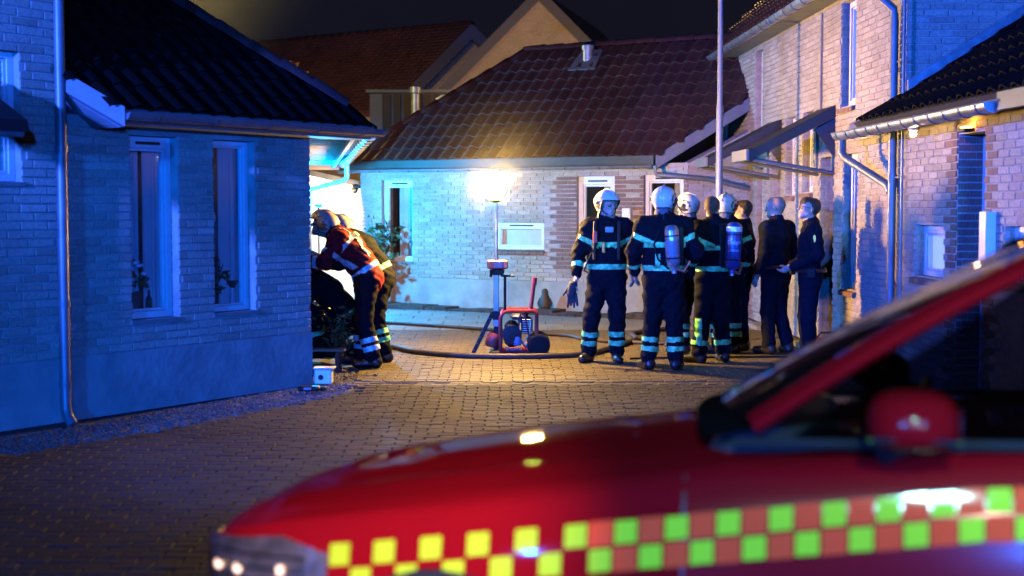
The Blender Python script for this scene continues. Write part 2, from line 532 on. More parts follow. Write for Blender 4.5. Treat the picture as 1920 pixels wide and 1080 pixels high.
def window(wall, parent, a, b, z0, z1, recess=.09, fr=.05, vent=False, sill=True, name='window', room=.0, curtain=None, mull=None, glass=True, slope_sill=False, frame_mat=None, hidden_back=True, head=.0):
    """frame, pane, sill, curtain inside and the dark room behind"""
    fm = frame_mat or WHITE
    g = .004
    f = MB()
    a1, b1, zz0, zz1 = a + g, b - g, z0 + g, z1 - g
    d = .07
    def bar(p, q, c, e, off=-recess, dd=d):
        f.hexa(wall.at(p, c, off), wall.u * (q - p), wall.n * -dd, Vector((0, 0, e - c)))
    hd = fr + head
    bar(a1, a1 + fr, zz0, zz1); bar(b1 - fr, b1, zz0, zz1)
    bar(a1 + fr + .001, b1 - fr - .001, zz1 - hd, zz1); bar(a1 + fr + .001, b1 - fr - .001, zz0, zz0 + fr * 1.1)
    # inner sash
    s = fr * .42
    A, B, Z0, Z1 = a1 + fr + .003, b1 - fr - .003, zz0 + fr * 1.1 + .003, zz1 - hd - .003
    for q in ((A, A + s, Z0, Z1), (B - s, B, Z0, Z1), (A + s + .001, B - s - .001, Z1 - s, Z1), (A + s + .001, B - s - .001, Z0, Z0 + s)):
        bar(*q, off=-recess - .018, dd=.045)
    if mull:
        for mz in mull: bar(A + s + .001, B - s - .001, mz, mz + .03, off=-recess - .02, dd=.04)
    w = f.build(name, fm, parent)
    if vent:
        v = MB()
        v.hexa(wall.at(a + (b - a) * .26, zz1 - hd * .68, -recess + .003), wall.u * ((b - a) * .5), wall.n * .008, Vector((0, 0, .024)))
        v.build('vent', BLACKPL, w)
    p = MB()
    p.hexa(wall.at(A + s * .5, Z0 + s * .5, -recess - .035), wall.u * (B - A - s), wall.n * -.006, Vector((0, 0, Z1 - Z0 - s)))
    p.build('pane', GLASS, w)
    if sill:
        sm = MB()
        if slope_sill:   # row of sloping bricks under the window
            n = max(2, int((b - a + .02) / .12))
            stp = (b - a + .04) / n
            for i in range(n):
                o = wall.at(a - .02 + i * stp + .005, z0 - .075, .055)
                x = wall.u * (stp - .01)
                vs = [o, o + x, o + x + Vector((0, 0, .05)), o + Vector((0, 0, .05))]
                back = -wall.n * (.05 + recess)
                vs += [q + back + Vector((0, 0, .03)) for q in vs]
                sm.add(vs, [(0, 1, 2, 3), (7, 6, 5, 4), (0, 4, 5, 1), (1, 5, 6, 2), (2, 6, 7, 3), (3, 7, 4, 0)], 0, random.random() + .01)
            sm.build('sill', REDB, w)
        else:
            sm.hexa(wall.at(a - .02, z0 - .034, .03), wall.u * (b - a + .04), wall.n * -(.03 + recess - .002), Vector((0, 0, .03)))
            sm.build('sill', mat('sill_stone', (.20, .19, .18), .8, var=.2), w)
    # room
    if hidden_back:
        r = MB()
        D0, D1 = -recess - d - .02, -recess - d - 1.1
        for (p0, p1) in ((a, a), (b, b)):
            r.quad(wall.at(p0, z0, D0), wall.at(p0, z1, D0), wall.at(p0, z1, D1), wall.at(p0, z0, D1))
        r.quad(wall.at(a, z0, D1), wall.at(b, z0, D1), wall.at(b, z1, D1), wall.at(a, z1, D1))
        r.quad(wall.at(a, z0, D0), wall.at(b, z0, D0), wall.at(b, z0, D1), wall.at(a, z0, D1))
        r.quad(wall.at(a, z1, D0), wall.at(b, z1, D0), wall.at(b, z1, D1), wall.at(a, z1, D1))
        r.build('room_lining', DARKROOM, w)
    for ci, c in enumerate(curtain or []):
        # (a, b, offset, material)
        cm = MB()
        ca, cb, off, m_ = c
        n = max(6, int((cb - ca) / .02))
        wav = 0.0 if 'blind' in m_.name else 1.0
        prev = None
        for i in range(n + 1):
            x = ca + (cb - ca) * i / n
            o2 = off + wav * (.013 + .009 * math.sin(i * .37 + ci * 2)) * math.sin(i * 1.25 + ci + 1.3 * math.sin(i * .21)) + wav * .006 * math.sin(i * 2.9)
            cur = (wall.at(x, z0 + .03, o2 + wav * .01 * math.sin(i * .8)), wall.at(x, z1 - .02, o2))
            if prev: cm.quad(prev[0], cur[0], cur[1], prev[1])
            prev = cur
        cm.build('curtain', m_, w, smooth=True)
    return w

def pantile_mesh(m_, W=.22, Ln=.32, n=8):
    """one wavy clay tile: x across, y up the slope, z out of the roof; tail tilted up over the next"""
    m = MB()
    top = []; bot = []
    for r, (y, lift) in enumerate(((-Ln * .5 - .02, .030), (Ln * .5 + .03, .002))):
        for i in range(n + 1):
            u = i / n
            z = .022 * math.sin(2 * math.pi * u * 1.0 - .5) + lift
            top.append(((u - .5) * (W + .018), y, z))
    for i in range(n + 1):
        x, y, z = top[i]
        bot.append((x, y, z - .016))
    vs = top + bot
    N = n + 1
    fs = [(i, i + 1, N + i + 1, N + i) for i in range(n)]
    fs += [(2 * N + i, 2 * N + i + 1, i + 1, i) for i in range(n)]
    m.add(vs, fs)
    me = bpy.data.meshes.new('roof_tile')
    me.from_pydata(m.v, [], m.f); me.materials.append(m_)
    me.polygons.foreach_set('use_smooth', [True] * len(me.polygons))
    try: me.set_sharp_from_angle(angle=R(40))
    except Exception: pass
    me.update()
    return me
TILE_ME = {'dk': pantile_mesh(TILE_DK), 'red': pantile_mesh(TILE_RED)}

def inside(poly, x, y):
    c = False
    n = len(poly)
    for i in range(n):
        x1, y1 = poly[i]; x2, y2 = poly[(i + 1) % n]
        if (y1 > y) != (y2 > y) and x < (x2 - x1) * (y - y1) / (y2 - y1) + x1: c = not c
    return c

class Slope:
    """roof plane: eave origin E (x,y,z), u along the eave, up = horizontal direction it climbs, pitch; coords (s, D) with D horizontal run"""
    def __init__(s, E, u, up, pitch):
        s.E = Vector(E); s.u = Vector((*u, 0)).normalized(); s.up = Vector((*up, 0)).normalized(); s.p = pitch
        s.sl = (s.up * math.cos(pitch) + Vector((0, 0, math.sin(pitch))))
        s.nn = s.u.cross(s.sl)
        if s.nn.z < 0: s.nn = -s.nn
    def at(s, a, D, h=0.0):
        return s.E + s.u * a + s.up * D + Vector((0, 0, D * math.tan(s.p))) + s.nn * h

def tiled_roof(sl, poly, parent, key, nmax=300, thick=.10, rname='roof', W=.22, Ln=.30):
    mb = MB()
    n = len(poly)
    top = [sl.at(a, d, 0) for a, d in poly]; bot = [sl.at(a, d, -thick) for a, d in poly]
    mb.add(top + bot, [tuple(range(n)), tuple(reversed(range(n, 2 * n)))] + [(i, (i + 1) % n, n + (i + 1) % n, n + i) for i in range(n)])
    rf = mb.build(rname, UNDERLAY, parent)
    cp = math.cos(sl.p)
    smin = min(p[0] for p in poly); smax = max(p[0] for p in poly); dmax = max(p[1] for p in poly)
    lst = []
    j = 0
    while True:
        run = (Ln * (j + .5)) * cp
        if run > dmax: break
        i = 0
        while smin + (i + .5) * W < smax + W:
            a = smin + (i + .5) * W
            hits = sum(inside(poly, a + dx, max(.01, run + dy)) for dx in (-.08, .08) for dy in (-.08, .08))
            if hits >= 3: lst.append((a, run))
            i += 1
        j += 1
    M = Matrix((sl.nn.cross(sl.sl) * -1 if False else sl.sl.cross(sl.nn), sl.sl, sl.nn)).transposed()
    eul = M.to_euler()
    vis = []; rest = []
    for a, d in lst:
        p = sl.at(a, d)
        q = on_screen(*p)
        (vis if q and -20 < q[0] < 1940 and -20 < q[1] < 1100 else rest).append((q[2] if q else 0, a, d))
    vis.sort()
    rest += vis[nmax:]
    rng = random.Random(len(lst))
    for _, a, d in vis[:nmax]:
        piece('roof_tile', TILE_ME[key], rf, sl.at(a, d, .012 + rng.uniform(-.003, .003)), (eul[0], eul[1], eul[2]))
    if rest:
        st = MB()
        base = TILE_ME[key]
        vv = [v.co.copy() for v in base.vertices]; ff = [tuple(p.vertices) for p in base.polygons]
        for _, a, d in rest:
            o = sl.at(a, d, .012 + rng.uniform(-.003, .003))
            st.add([o + M @ v for v in vv], ff, 0, rng.random() + .001)
        st.build('roof_tiles', base.materials[0], rf, smooth=True, kind='stuff')
    return rf

def ridge_line(p, q, parent, m_, r=.12, step=.36, name='ridge_tile'):
    """overlapping half-round caps along p->q, each its own piece"""
    p, q = Vector(p), Vector(q)
    n = max(2, round((q - p).length / step))
    d = (q - p) / n
    dn = d.normalized()
    side = dn.cross(Vector((0, 0, 1))).normalized(); up = side.cross(dn)
    mb = MB()
    vs = []
    K = 7
    for (t, rr) in ((-.03, r * .93), (d.length + .02, r * 1.12), (d.length + .02, r * .98)):
        for k in range(K):
            a = math.pi * k / (K - 1)
            vs.append(dn * t + side * (math.cos(a) * rr) + up * (math.sin(a) * rr * .8 - .02))
    fs = [(k, k + 1, K + k + 1, K + k) for k in range(K - 1)] + [(K + k, K + k + 1, 2 * K + k + 1, 2 * K + k) for k in range(K - 1)]
    mb.add(vs, fs)
    me = bpy.data.meshes.new(name)
    me.from_pydata([tuple(v) for v in mb.v], [], mb.f); me.materials.append(m_)
    me.polygons.foreach_set('use_smooth', [True] * len(me.polygons)); me.update()
    for i in range(n):
        piece(name, me, parent, p + d * i + Vector((0, 0, .025 + random.uniform(-.004, .004))))

def gutter(p, q, parent, r=.065, m_=None, brackets=.55, out=None):
    """half-round gutter with brackets, from p to q (its centre line at the rim)"""
    m_ = m_ or ZINC
    p, q = Vector(p), Vector(q)
    d = (q - p); L = d.length; dn = d / L
    side = dn.cross(Vector((0, 0, 1))).normalized()
    mb = MB()
    K = 10
    for shell in (1.0, .93):
        vs = []
        for t in (0, L):
            for k in range(K):
                a = math.pi * k / (K - 1)
                vs.append(p + dn * t + side * (math.cos(a) * r * shell) - Vector((0, 0, math.sin(a) * r * shell)))
        mb.add(vs, [(k, k + 1, K + k + 1, K + k) for k in range(K - 1)])
    for t in (0, L):
        vs = [p + dn * t + side * (math.cos(math.pi * k / (K - 1)) * r) - Vector((0, 0, math.sin(math.pi * k / (K - 1)) * r)) for k in range(K)]
        mb.add(vs, [tuple(range(K))])
    for sg in (1, -1):
        mb.tube([p + side * sg * r, q + side * sg * r], .009, 6)
    g = mb.build('gutter', m_, parent, smooth=True)
    n = max(2, int(L / brackets))
    bm = MB()
    K = 8
    for w_ in (-.012, .012):
        pass
    vs = []
    for t in (-.013, .013):
        for rr in (r * 1.0, r * 1.1):
            for k in range(K):
                a = math.pi * k / (K - 1)
                vs.append(dn * t + side * (math.cos(a) * rr) - Vector((0, 0, math.sin(a) * rr)))
    fs = []
    for k in range(K - 1):
        fs += [(K + k, K + k + 1, 3 * K + k + 1, 3 * K + k), (k, k + 1, K + k + 1, K + k), (2 * K + k, 2 * K + k + 1, 3 * K + k + 1, 3 * K + k)]
    me = bpy.data.meshes.new('bracket'); me.from_pydata([tuple(v) for v in vs], [], fs); me.materials.append(mat('bracket_dark', (.10, .10, .11), .5, .5)); me.update()
    for i in range(n):
        piece('bracket', me, g, p + dn * (L * (i + .5) / n))
    return g
# ------------------------------------------------------------------ ground
LP, LU, LN = (-3.48, 10.82), (.5736, .8192), (.8192, -.5736)
RP, RU, RN = (3.835, 13.66), (-.0308, .9995), (-.9995, -.0308)
BP, BU, BN = (-2.42, 23.79), (.8660, -.5), (-.5, -.8660)
WL, WR, WB = Wall(LP, LU, LN), Wall(RP, RU, RN), Wall(BP, BU, BN)

g = MB(); g.quad((-150, -60, -.045), (150, -60, -.045), (150, 320, -.045), (-150, 320, -.045))
tag(g.build('ground', mat('ground_soil', (.06, .055, .045), .95, var=.4, nscale=.8, bump=.4)), kind='structure')

def rx(y): return 4.256 - .0308 * y - .05           # foot of the right-hand houses
GE = [(-4.6, 7.2), (-3.35, 9.37), (-2.92, 9.92), (-2.35, 10.85), (-1.9, 11.68), (-1.45, 12.53)]
def gx(y):                                          # edge between gravel and paving
    if y <= GE[0][1]: return -6.5 if y < 6.6 else GE[0][0]
    for (x0, y0), (x1, y1) in zip(GE, GE[1:]):
        if y0 <= y <= y1: return x0 + (x1 - x0) * (y - y0) / (y1 - y0)
    return -1.45
def paver_mesh(m_, L, W, H=.05, b=.006):
    m = MB()
    x, y = L / 2, W / 2
    vs = [(-x, -y, -H), (x, -y, -H), (x, y, -H), (-x, y, -H), (-x, -y, -b), (x, -y, -b), (x, y, -b), (-x, y, -b), (-x + b, -y + b, 0), (x - b, -y + b, 0), (x - b, y - b, 0), (-x + b, y - b, 0)]
    fs = []
    for k in (0, 4):
        for i in range(4):
            j = (i + 1) % 4; fs.append((k + i, k + j, k + 4 + j, k + 4 + i))
    fs.append((8, 9, 10, 11))
    me = bpy.data.meshes.new('paver'); me.from_pydata(vs, [], fs); me.materials.append(m_); me.update()
    return me
def paving(name, m_, y0, y1, xl, xr, L, W, gap, nmax, pname, zj=.0, seed=1, tilt=.012):
    base = MB()
    N = 16
    for i in range(N):
        a, b = y0 + (y1 - y0) * i / N, y0 + (y1 - y0) * (i + 1) / N
        base.quad((xl(a), a, -.014), (xr(a), a, -.014), (xr(b), b, -.014), (xl(b), b, -.014))
    root = tag(base.build(name, JOINT), kind='structure')
    me = paver_mesh(m_, L - gap, W - gap)
    rng = random.Random(seed)
    lst = []
    r = 0
    y = y0
    while y < y1:
        x0, x1 = xl(y), xr(y)
        k = 0
        off = (r % 2) * L / 2 + rng.uniform(-.01, .01)
        x = math.floor(x0 / L) * L + off
        while x < x1 + L:
            a, b = max(x, x0), min(x + L, x1)
            if b - a > L * .3: lst.append(((a + b) / 2, y + W / 2, (b - a) / L))
            x += L
        y += W; r += 1
    vis = []; rest = []
    for e in lst:
        q = on_screen(e[0], e[1], 0)
        (vis if q and -30 < q[0] < 1950 and q[1] < 1100 and not (q[0] > 700 and q[1] > 1010 - (q[0] - 450) * .3) else rest).append((q[2] if q else 0, e))
    vis.sort()
    rest += vis[nmax:]
    for _, (x, y, sx) in vis[:nmax]:
        piece(pname, me, root, (x, y, rng.uniform(-.003, .002)), (rng.gauss(0, tilt), rng.gauss(0, tilt), rng.gauss(0, .008)), (sx, 1, 1))
    st = MB()
    vv = [v.co.copy() for v in me.vertices]; ff = [tuple(p.vertices) for p in me.polygons]
    for _, (x, y, sx) in rest:
        z = rng.uniform(-.003, .002); tx, ty = rng.gauss(0, tilt), rng.gauss(0, tilt)
        st.add([(x + v.x * sx, y + v.y, z + v.z + v.y * tx - v.x * ty) for v in vv], ff, 0, rng.random() + .001)
    st.build(pname + 's', m_, root, kind='stuff')
    return root
paving('paved_yard', PAVER, 3.2, 13.02, gx, lambda y: rx(y) + .1, .21, .105, .008, 300, 'paver', seed=3)
def gx2(y): return -1.5 - .08 * (y - 13.1)
paving('street_paving', PAVER2, 13.34, 18.95, gx2, rx, .21, .105, .006, 300, 'paver', seed=5, tilt=.006)
paving('footpath', SLAB, 18.96, 24.6, gx2, rx, .5, .5, .008, 120, 'slab', seed=9, tilt=.003)
# drainage channel with its row of kerb blocks
dm = MB()
dm.quad((-1.6, 13.0, -.012), (3.9, 13.18, -.012), (3.9, 13.44, -.012), (-1.6, 13.36, -.012))
dr = tag(dm.build('drain_channel', mat('drain_dark', (.012, .011, .01), .8)), kind='structure')
cm = paver_mesh(PAVER2, .10, .07, .05)
for i in range(34):
    x = -1.5 + i * .155
    piece('kerb_block', cm, dr, (x, 13.055 + (x + 1.5) * .035, random.uniform(-.004, .006)), (0, 0, random.uniform(-.05, .05)))
cm2 = paver_mesh(PAVER2, .145, .07, .05)
for i in range(34):
    x = -1.5 + i * .155
    piece('kerb_block', cm2, dr, (x + .05, 13.25 + (x + 1.5) * .035, random.uniform(-.012, .002)), (random.uniform(-.08, .08), 0, .09 + random.uniform(-.04, .04)))
# gravel along the left house
gm = MB()
pts = GE[::-1]
for (x0, y0), (x1, y1) in zip(GE, GE[1:]):
    gm.quad((x0 - 3, y0 + 1.2, -.016), (x0, y0, -.016), (x1, y1, -.016), (x1 - 3, y1 + 1.2, -.016))
gm.quad((-4.4, 13.6, -.016), (-1.45, 12.53, -.016), (-1.60, 14.3, -.016), (-3.0, 15.5, -.016))
gm.build('gravel_bed', mat('gravel_bed', (.10, .09, .08), .95, var=.4, nscale=30), None).__setitem__('kind', 'structure')
st = MB()
rng = random.Random(11)
for i in range(7000):
    t = rng.random()
    if i < 5200:
        k = rng.randrange(1, len(GE) - 1)
        (x0, y0), (x1, y1) = GE[k], GE[k + 1]
        x, y = x0 + (x1 - x0) * t, y0 + (y1 - y0) * t
        o = rng.random() * .75
        x -= o * .82; y += o * .57
    else:
        x, y = rng.uniform(-2.15, -1.5), rng.uniform(12.55, 14.4)
    if (Vector((x, y, 0)) - WL.P).dot(WL.n) < .02 and (Vector((x, y, 0)) - WL.P).dot(WL.u) < 2.745: continue
    r = rng.uniform(.006, .016)
    c = Vector((x, y, -.016 + r * .5))
    vs = [c + Vector((rng.uniform(.6, 1.2) * r * dx, rng.uniform(.6, 1.2) * r * dy, rng.uniform(.5, .9) * r * dz)) for dx, dy, dz in ((1, 0, 0), (-1, 0, 0), (0, 1, 0), (0, -1, 0), (0, 0, 1), (0, 0, -1))]
    st.add(vs, [(0, 2, 4), (2, 1, 4), (1, 3, 4), (3, 0, 4), (2, 0, 5), (1, 2, 5), (3, 1, 5), (0, 3, 5)], 0, rng.random() + .001)
tag(st.build('gravel', piece_mat('gravel_stone', [(.10, .09, .075), (.17, .16, .145), (.06, .055, .05), (.26, .24, .22), (.12, .10, .085)], .7, .2)), kind='stuff')
# planting strip in front of the back wall
bm_ = MB()
for i in range(14):
    a, b = .2 + i * .4, .6 + i * .4
    j = [random.uniform(.0, .06) for _ in range(2)]
    bm_.hexa(WB.at(a, -.012, .03), WB.u * (b - a), WB.n * (.42 + j[0]), Vector((0, 0, .035 + j[1])))
tag(bm_.build('flower_bed', mat('bed_soil', (.07, .05, .045), .95, var=.5, nscale=14, bump=.8, bscale=25)), kind='structure')

# ------------------------------------------------------------------ left low house
h = thing('low_house', 'blue-lit low brick house with dark hipped roof and two tall white-framed windows', 'house', (-2.7, 12, 0))
brick_wall(WL, h, -.085, 2.745, 0, 2.40, [(.632, 1.14, .748, 2.265, .1, .0), (1.533, 2.036, .752, 2.264, .1, .0)], plinth=.5)
HW = Wall((-1.915, 13.075), (-.17, .985), (.985, .17))
mb = MB(); mb.hexa(HW.at(.0, 0, -.30), HW.u * 10.3, HW.n * .30, Vector((0, 0, 2.4)))
mb.build('side_wall', MORTAR, h)
CURT_L = mat('pale_curtain', (.62, .60, .56), .9, var=.1, nscale=4)
w1 = window(WL, h, .632, 1.14, .748, 2.265, recess=.085, fr=.05, vent=True, head=.045, sill=True,
            curtain=[(.80, .885, -.21, CURT_L), (.90, 1.13, -.19, CURT_L)])
w2 = window(WL, h, 1.533, 2.036, .752, 2.264, recess=.085, fr=.04, sill=True,
            curtain=[(1.60, 1.72, -.23, CURT_L), (1.75, 2.03, -.19, CURT_L)])
EL = WL.at(0, 2.45, .35)
SL = Slope(EL, LU, (-LN[0], -LN[1]), R(40))
rf = tiled_roof(SL, [(.24, 0), (3.32, 0), (1.02, 2.3), (-.09, 2.3), (-.09, .33)], h, 'dk', nmax=160)
hb, ht = SL.at(3.32, 0), SL.at(1.02, 2.3)
mb = MB()
u2 = Vector((-.17, .985, 0))
mb.add([hb, hb + u2 * 10, ht + u2 * 8, ht, hb + Vector((0, 0, -.1)), hb + u2 * 10 + Vector((0, 0, -.1))], [(0, 1, 2, 3), (0, 4, 5, 1)])
mb.build('roof_side', TILE_DK, h)
ridge_line(SL.at(3.10, .22), ht, rf, TILE_RED, r=.11)
mb = MB()
mb.hexa(WL.at(.22, 2.345, .30), WL.u * 3.06, WL.n * .045, Vector((0, 0, .10)))
mb.hexa(WL.at(.22, 2.325, .012), WL.u * 3.06, WL.n * .287, Vector((0, 0, .018)))
mb.build('fascia', FASCIA_GREY, h)
gutter(WL.at(.26, 2.405, .41), WL.at(3.33, 2.405, .41), h, r=.055, m_=ZINC_PAINT)
mb = MB()     # verge board climbing left
a, b = SL.at(.26, 0, 0), SL.at(-.085, .345, 0)
d = b - a
mb.hexa(a + Vector((0, 0, -.15)), d, Vector((.05, -.05, 0)), Vector((0, 0, .15)))
mb.hexa(a + Vector((0, 0, -.155)), d, WL.n * -.32, Vector((0, 0, .012)))
mb.build('verge_board', FASCIA_GREY, h)
gp = SL.at(3.36, 0); gp.z = 2.40
ge_ = Vector((-2.80, 23.1, 2.40))
gutter(Vector((-1.36, 13.45, 2.40)), ge_, h, r=.075, m_=ZINC, brackets=.55)
mb = MB()
mb.hexa(Vector((-1.50, 13.4, 2.33)), Vector((-1.45, 9.7, 0)), Vector((-.045, 0, 0)), Vector((0, 0, .12)))
mb.build('side_fascia', mat('fascia_pale', (.40, .42, .44), .5), h)
mb = MB(); mb.hexa(Vector((-1.55, 13.4, 2.40)), Vector((-1.45, 9.7, 0)), Vector((-.5, 0, .0)), Vector((0, 0, .012))); so = mb.build('soffit', DARKWOOD, h)
for i in range(24):
    p = Vector((-1.55 - 1.45 * i / 24, 13.6 + 9.7 * i / 24, 2.375))
    mb = MB(); mb.hexa(p, Vector((-.5, -.04, 0)), Vector((-.005, .035, 0)), Vector((0, 0, .025))); mb.build('rafter', mat('rafter_wood', (.30, .27, .24), .6), so)
mb = MB()
mb.tube([(-2.62, 22.1, 2.36), (-2.62, 22.1, 2.16), (-2.68, 22.15, 2.10), (-3.20, 22.3, 1.98), (-3.26, 22.3, 1.92), (-3.26, 22.3, 0)], .042, 10)
mb.build('downpipe', mat('downpipe_pale', (.45, .42, .38), .45, .5), h, smooth=True)

# ------------------------------------------------------------------ left tall house
h = thing('tall_house', 'tall brick house end with a small white-framed window cut off by the left edge', 'house', (-4.2, 10.2, 0))
brick_wall(WL, h, -3.4, -.09, 0, 4.7, [(-.99, -.392, 1.868, 2.846, .1, .0)], plinth=.5, nmax=200)
window(WL, h, -.99, -.392, 1.868, 2.846, recess=.07, fr=.05, curtain=[(-.9, -.62, -.22, CURT_L), (-.60, -.42, -.2, CURT_L)])
mb = MB(); mb.hexa(WL.at(-.10, 0, -4.0), WL.u * -3.2, WL.n * 3.65, Vector((0, 0, 4.7))); mb.build('house_body', MORTAR, h)
tiled_roof(Slope(WL.at(-3.6, 4.72, .35), LU, (-LN[0], -LN[1]), R(40)), [(0, 0), (3.7, 0), (3.7, 3), (0, 3)], h, 'dk', nmax=1)
mb = MB()
mb.tube([WL.at(-.085, 4.6, .075), WL.at(-.085, .12, .075), WL.at(-.085, .05, .10), WL.at(-.085, -.01, .16)], .043, 12)
for z in (.9, 2.1, 3.3, .28):
    mb.tube([WL.at(-.085, z, .075), WL.at(-.085, z + .05, .075)], .050, 12)
mb.build('downpipe', ZINC_PAINT, h, smooth=True)
mb = MB()
o = WL.at(-2.1, 2.22, .03)
vs = []
for s_ in (-2.0, -.86):
    vs += [WL.at(s_, 2.66, .02), WL.at(s_, 2.28, .74), WL.at(s_, 2.20, .76), WL.at(s_, 2.20, .66), WL.at(s_, 2.26, .60), WL.at(s_, 2.55, .02)]
mb.add(vs, [(0, 1, 2, 3, 4, 5), (11, 10, 9, 8, 7, 6)] + [(i, 6 + i, 6 + (i + 1) % 6, (i + 1) % 6) for i in range(6)])
cn = mb.build('canopy', BLACKPL, h)
mb = MB(); mb.tube([WL.at(-1.9, 2.19, .70), WL.at(-.88, 2.19, .70)], .03, 8); mb.build('gutter', ZINC_PAINT, cn, smooth=True)

# ------------------------------------------------------------------ back house
h = thing('low_house', 'low brick house with a wide red tiled roof behind the glowing work lamp', 'house', (0, 22.5, 0))
ops = [(.232, .868, .765, 2.14, .1, .0), (2.49, 3.385, 1.0, 1.432, .1, .0), (3.97, 4.63, .74, 2.167, .1, .26), (5.12, 5.775, .74, 2.18, .1, .2)]
brick_wall(WB, h, -.205, 5.85, 0, 2.35, ops, plinth=.5)
CH = Wall(tuple(WB.at(5.85, 0))[:2], (.9659, .2588), (.2588, -.9659))
brick_wall(CH, h, 0.004, 2.3, 0, 2.34, [], plinth=.5, nmax=120, wname='end_wall')
mb = MB()
vs = [CH.at(.02, 2.342, -.002), CH.at(2.3, 2.342, -.002), CH.at(2.3, 3.5, -.002)]
mb.add(vs + [v - CH.n * .3 for v in vs], [(0, 1, 2), (5, 4, 3), (1, 4, 5, 2), (0, 2, 5, 3)])
mb.build('gable_peak', MORTAR, h)
BLUECURT = mat('sheer_curtain', (.55, .58, .55), .85, var=.2, nscale=3)
LITBLIND = mat('lit_blind', (.8, .82, .8), .8, emit=(.72, 1.0, .92), estr=.75)
YELCURT = mat('blind_cloth', (.82, .82, .79), .8, var=.06)
w = window(WB, h, .232, .868, .765, 2.14, recess=.08, fr=.055, vent=True, head=.04, curtain=[(.45, .80, -.22, BLUECURT)])
w = window(WB, h, 2.51, 3.385, 1.0, 1.432, recess=.03, fr=.045, vent=True, head=.03, slope_sill=True, curtain=[(2.55, 3.34, -.12, YELCURT)])
w = window(WB, h, 3.97, 4.63, .74, 2.167, recess=.06, fr=.075, vent=True, head=.05, curtain=[(4.3, 4.58, -.3, BLUECURT)])
w = window(WB, h, 5.12, 5.775, .74, 2.18, recess=.06, fr=.06, vent=True, head=.04, curtain=[(5.5, 5.72, -.3, BLUECURT)])
SB = Slope(WB.at(0, 2.46, .35), BU, (-BN[0], -BN[1]), R(40))
rf = tiled_roof(SB, [(-.35, 0), (5.43, 0), (7.73, 2.3), (1.95, 2.3)], h, 'red', nmax=300)
ridge_line(SB.at(-.30, .05), SB.at(1.95, 2.3), rf, TILE_RED, r=.10)
ridge_line(SB.at(1.95, 2.32), SB.at(7.6, 2.32), rf, TILE_RED, r=.12)
mb = MB()   # rear slopes so the roof is closed
A, B_, C_, D_ = SB.at(-.35, 0), SB.at(1.95, 2.3), SB.at(7.73, 2.3), SB.at(7.73, 2.3)
bk = Vector((.5, .866, 0)) * 2.3
mb.add([A, B_, A + Vector((.5, .866, 0)) * 4.6, C_, SB.at(7.73, 2.3) + bk + Vector((0, 0, -1.93)), A + Vector((.5, .866, 0)) * 4.6], [(0, 1, 2), (1, 3, 4, 5)])
mb.build('rear_roof', TILE_RED, h)
mb = MB()
mb.hexa(WB.at(-.40, 2.30, .315), WB.u * 5.83, WB.n * .03, Vector((0, 0, .165)))
mb.build('fascia', FASCIA, h)
mb = MB(); mb.hexa(WB.at(-.40, 2.275, .012), WB.u * 5.8, WB.n * .30, Vector((0, 0, .018))); mb.build('soffit', mat('soffit_paint', (.5, .5, .5), .7), h)
gutter(WB.at(-.40, 2.30, .375), WB.at(5.43, 2.30, .375), h, r=.042, m_=ZINC_PAINT, brackets=.55)
mb = MB()
a, b = SB.at(5.47, .0), SB.at(7.3, 1.83)
d = b - a
mb.hexa(a + Vector((0, 0, -.20)), d, CH.n * .04, Vector((0, 0, .19)))
mb.build('verge_board', mat('verge_paint', (.17, .175, .19), .6, var=.1), h)
mb = MB(); mb.hexa(a + Vector((0, 0, -.215)), d, CH.n * -.35, Vector((0, 0, .012))); mb.build('soffit', FASCIA_GREY, h)
mb = MB()
mb.tube([WB.at(5.47, 2.30, .37), WB.at(5.49, 2.17, .37), CH.at(.25, 2.10, .16), CH.at(1.1, 1.93, .09), CH.at(1.15, 1.85, .07), CH.at(1.15, 0, .07)], .038, 10)
mb.build('downpipe', ZINC_PAINT, h, smooth=True)
vp = MB()
vp.lathe([(.085, -.25), (.085, .44), (.105, .44), (.105, .50), (.098, .50), (.098, .42), (.0, .42)], (1.28, 23.55, 3.90), 14)
v = vp.build('vent_pipe', mat('vent_grey', (.36, .36, .38), .45, .5, var=.2), h, smooth=True)
mb = MB(); q = SB
pc = Vector((1.28, 23.55, 0)) - SB.E; s_, d_ = pc.dot(SB.u), pc.dot(SB.up)
mb.add([SB.at(s_ - .25, d_ - .22, .05), SB.at(s_ + .25, d_ - .22, .05), SB.at(s_ + .2, d_ + .2, .06), SB.at(s_ - .2, d_ + .2, .06), SB.at(s_ - .25, d_ - .22, .03), SB.at(s_ + .25, d_ - .22, .03)], [(0, 1, 2, 3), (4, 5, 1, 0)])
mb.build('flashing', mat('lead', (.14, .14, .16), .5, .4), v)
mb = MB(); mb.bbox(WB.at(4.87, 1.46, .06), (.14, .10, .42), .01, rot=WB.rot)
mb.build('meter_box', WHITE, h)

